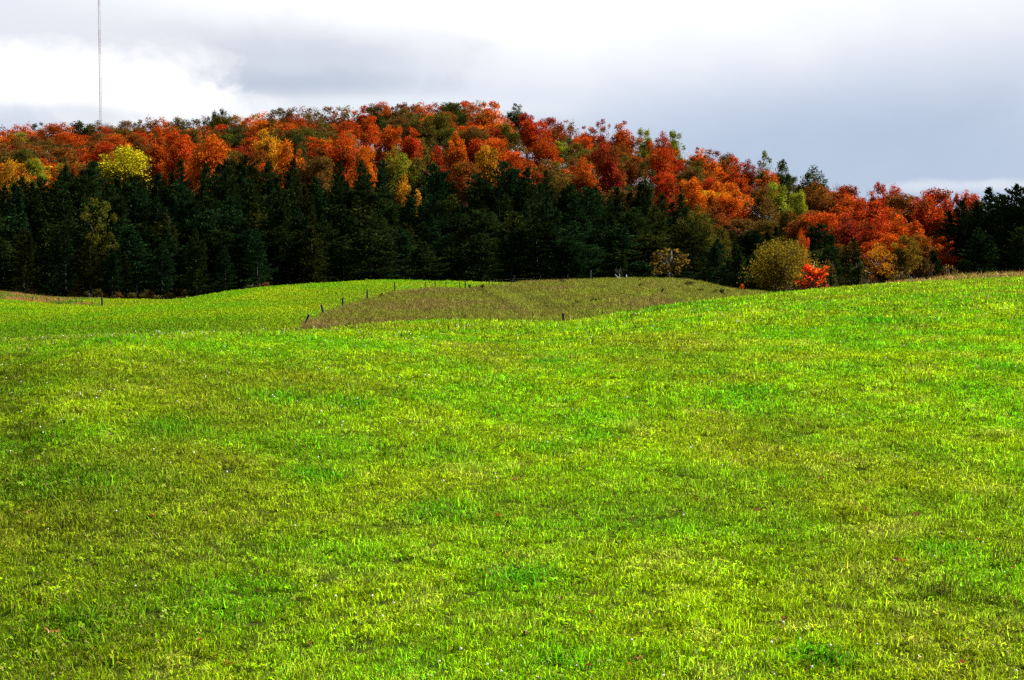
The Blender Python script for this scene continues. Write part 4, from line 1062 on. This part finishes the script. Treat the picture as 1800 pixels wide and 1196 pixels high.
n1 = VN[6].fbm(x / 1.1, y / 1.4, 3); keep = (r.random(len(x)) < np.clip((n1 - .50) / .14, 0.04, 1) * np.interp(y, [13, 22, 40, 75], [1, .55, .5, .35])) & visible(x, y, z); x, y, z = x[keep], y[keep], z[keep]
scatter('clover_flowers', FL, np.stack([x, y, z], 1), r.uniform(0, 6.28, len(x)), r.uniform(.8, 1.35, len(x)) * np.interp(y, [13, 30, 75], [.85, 1.0, 1.6]), np.ones((len(x), 3)), (r.random(len(x)) > .04).astype(int), 'tiny white and pink clover heads dotted through the near grass', .25)

def mat_dead():
    m, t = new_mat('fallen_leaf'); oi = nd(t, 'ShaderNodeObjectInfo'); leaf_shader(t, oi.outputs['Color'], .3, .03); return m
M_DEAD = mat_dead()
def leaf_mesh(seed):
    r = random.Random(seed); V = [(0, 0, .012)]; n = 15
    for k in range(n):
        a = 6.283 * k / n; R = .045 * (1.25 if k % 3 == 0 else (.85 if k % 3 == 1 else .6)); V.append((R * math.cos(a), R * math.sin(a), .02 * math.cos(2 * a + r.uniform(-.5, .5)) + .008 + r.uniform(0, .012)))
    return mesh_from('fallen_leaf', V, [(0, 1 + k, 1 + (k + 1) % n) for k in range(n)], M_DEAD)
LM = [leaf_mesh(k) for k in range(4)]
LV = [(50, 912), (2, 1016), (100, 1122), (180, 1134), (86, 1122), (352, 1143), (400, 1186), (270, 920), (452, 1052), (15, 732), (176, 655),
      (1445, 852), (1512, 1130), (1700, 1138), (1615, 1168), (1690, 1178), (1522, 912), (1524, 906), (1746, 1150), (1610, 915), (1720, 962), (1575, 999), (1590, 998),
      (924, 1132), (1125, 1172), (1105, 1182), (1035, 1190), (1040, 1094), (985, 1063), (904, 853), (875, 915), (545, 1150), (1330, 905), (1380, 1100), (610, 712), (1780, 1010)]
LCOL = [(.26, .060, .010), (.17, .034, .010), (.28, .10, .014), (.11, .035, .014), (.24, .080, .025)]
LW = ['orange', 'red-brown', 'golden orange', 'dark brown', 'tan orange']
RANK = {k: i for i, k in enumerate(sorted(range(len(LV)), key=lambda k: LV[k]))}
for k, (u, v) in enumerate(LV):
    p = hit(u, v); o = bpy.data.objects.new('fallen_leaf', LM[k % 4]); o.location = (p.x, p.y, p.z + .065); s = random.uniform(.55, 1.05)
    o.scale = (s, s, s); o.rotation_euler = (random.uniform(-.7, .1), random.uniform(-.5, .5), random.uniform(0, 6.28)); o.color = (*LCOL[k % 5], 1); link(o)
    tag(o, f'{LW[k % 5]} fallen leaf in the near grass, {ordinal(RANK[k] + 1)} leaf from the left', 'fallen leaf', 'fallen leaves in the near grass')

def tussock(u, v, h, rad, col_, label, n=60, w=.012):
    p = hit(u, v); r = np.random.default_rng(int(u)); V, Fc, A = [], [], []
    for k in range(n):
        a = r.uniform(0, 6.283); q = rad * math.sqrt(r.random()); b = np.array([q * math.cos(a), q * math.sin(a) * .6, -.03]); hh = h * r.uniform(.5, 1.1); la = r.uniform(0, 6.283)
        L = np.array([math.cos(la), math.sin(la), 0]) * hh * r.uniform(.1, .6); fa = r.uniform(0, 6.28); s = np.array([math.cos(fa), math.sin(fa), 0]) * w * .5; m = b + L * .35 + np.array([0, 0, hh * .6]); e = b + L + np.array([0, 0, hh])
        i = len(V); V += [b - s, b + s, m + s * .8, m - s * .8, e]; Fc += [(i, i + 1, i + 2, i + 3), (i + 3, i + 2, i + 4)]; q_ = r.random(); A += [q_, q_]
    root = empty('grass_tussock', p); o = bpy.data.objects.new('blades', mesh_from('blades', V, Fc, M_LEAF, A)); o.color = (*col_, 1); link(o, root)
    return tag(root, label, 'tussock', 'dark tussocks in the near field')
DKG = (.018, .028, .006)
for (u, v, h, rad, c, lab) in [(590, 650, .22, .55, DKG, 'dark ragged tussock near the left middle of the near field'), (620, 647, .18, .3, (.03, .05, .008), 'small dark tussock right beside the ragged one'),
                          (1575, 542, .35, .7, (.06, .045, .015), 'brownish dry tussock high on the right rise'), (1640, 1055, .34, .22, (.03, .045, .008), 'dark leggy weed in the lower right of the field'),
                          (1785, 1000, .36, .4, (.05, .05, .014), 'brownish tall tussock at the lower right edge'), (1735, 1068, .2, .22, (.02, .06, .006), 'dark green tuft left of the lower right corner'),
                          (182, 603, .2, .5, (.02, .05, .006), 'dark green tussock near the left crest'), (330, 762, .2, .35, DKG, 'dark weed patch left of the field centre'),
                          (20, 815, .25, .8, (.02, .05, .008), 'wide dark grass patch at the left edge'), (1360, 935, .2, .4, DKG, 'small dark tussock in the lower right middle'),
                          (1780, 660, .22, .9, (.02, .06, .006), 'lush dark green clump at the right edge of the field'), (130, 933, .2, .3, (.02, .04, .006), 'small dark tuft in the lower left of the field'),
                          (1768, 508, .3, .5, (.07, .055, .02), 'dry tuft under the golden crest weeds')]:
    tussock(u, v, h, rad, c, lab)
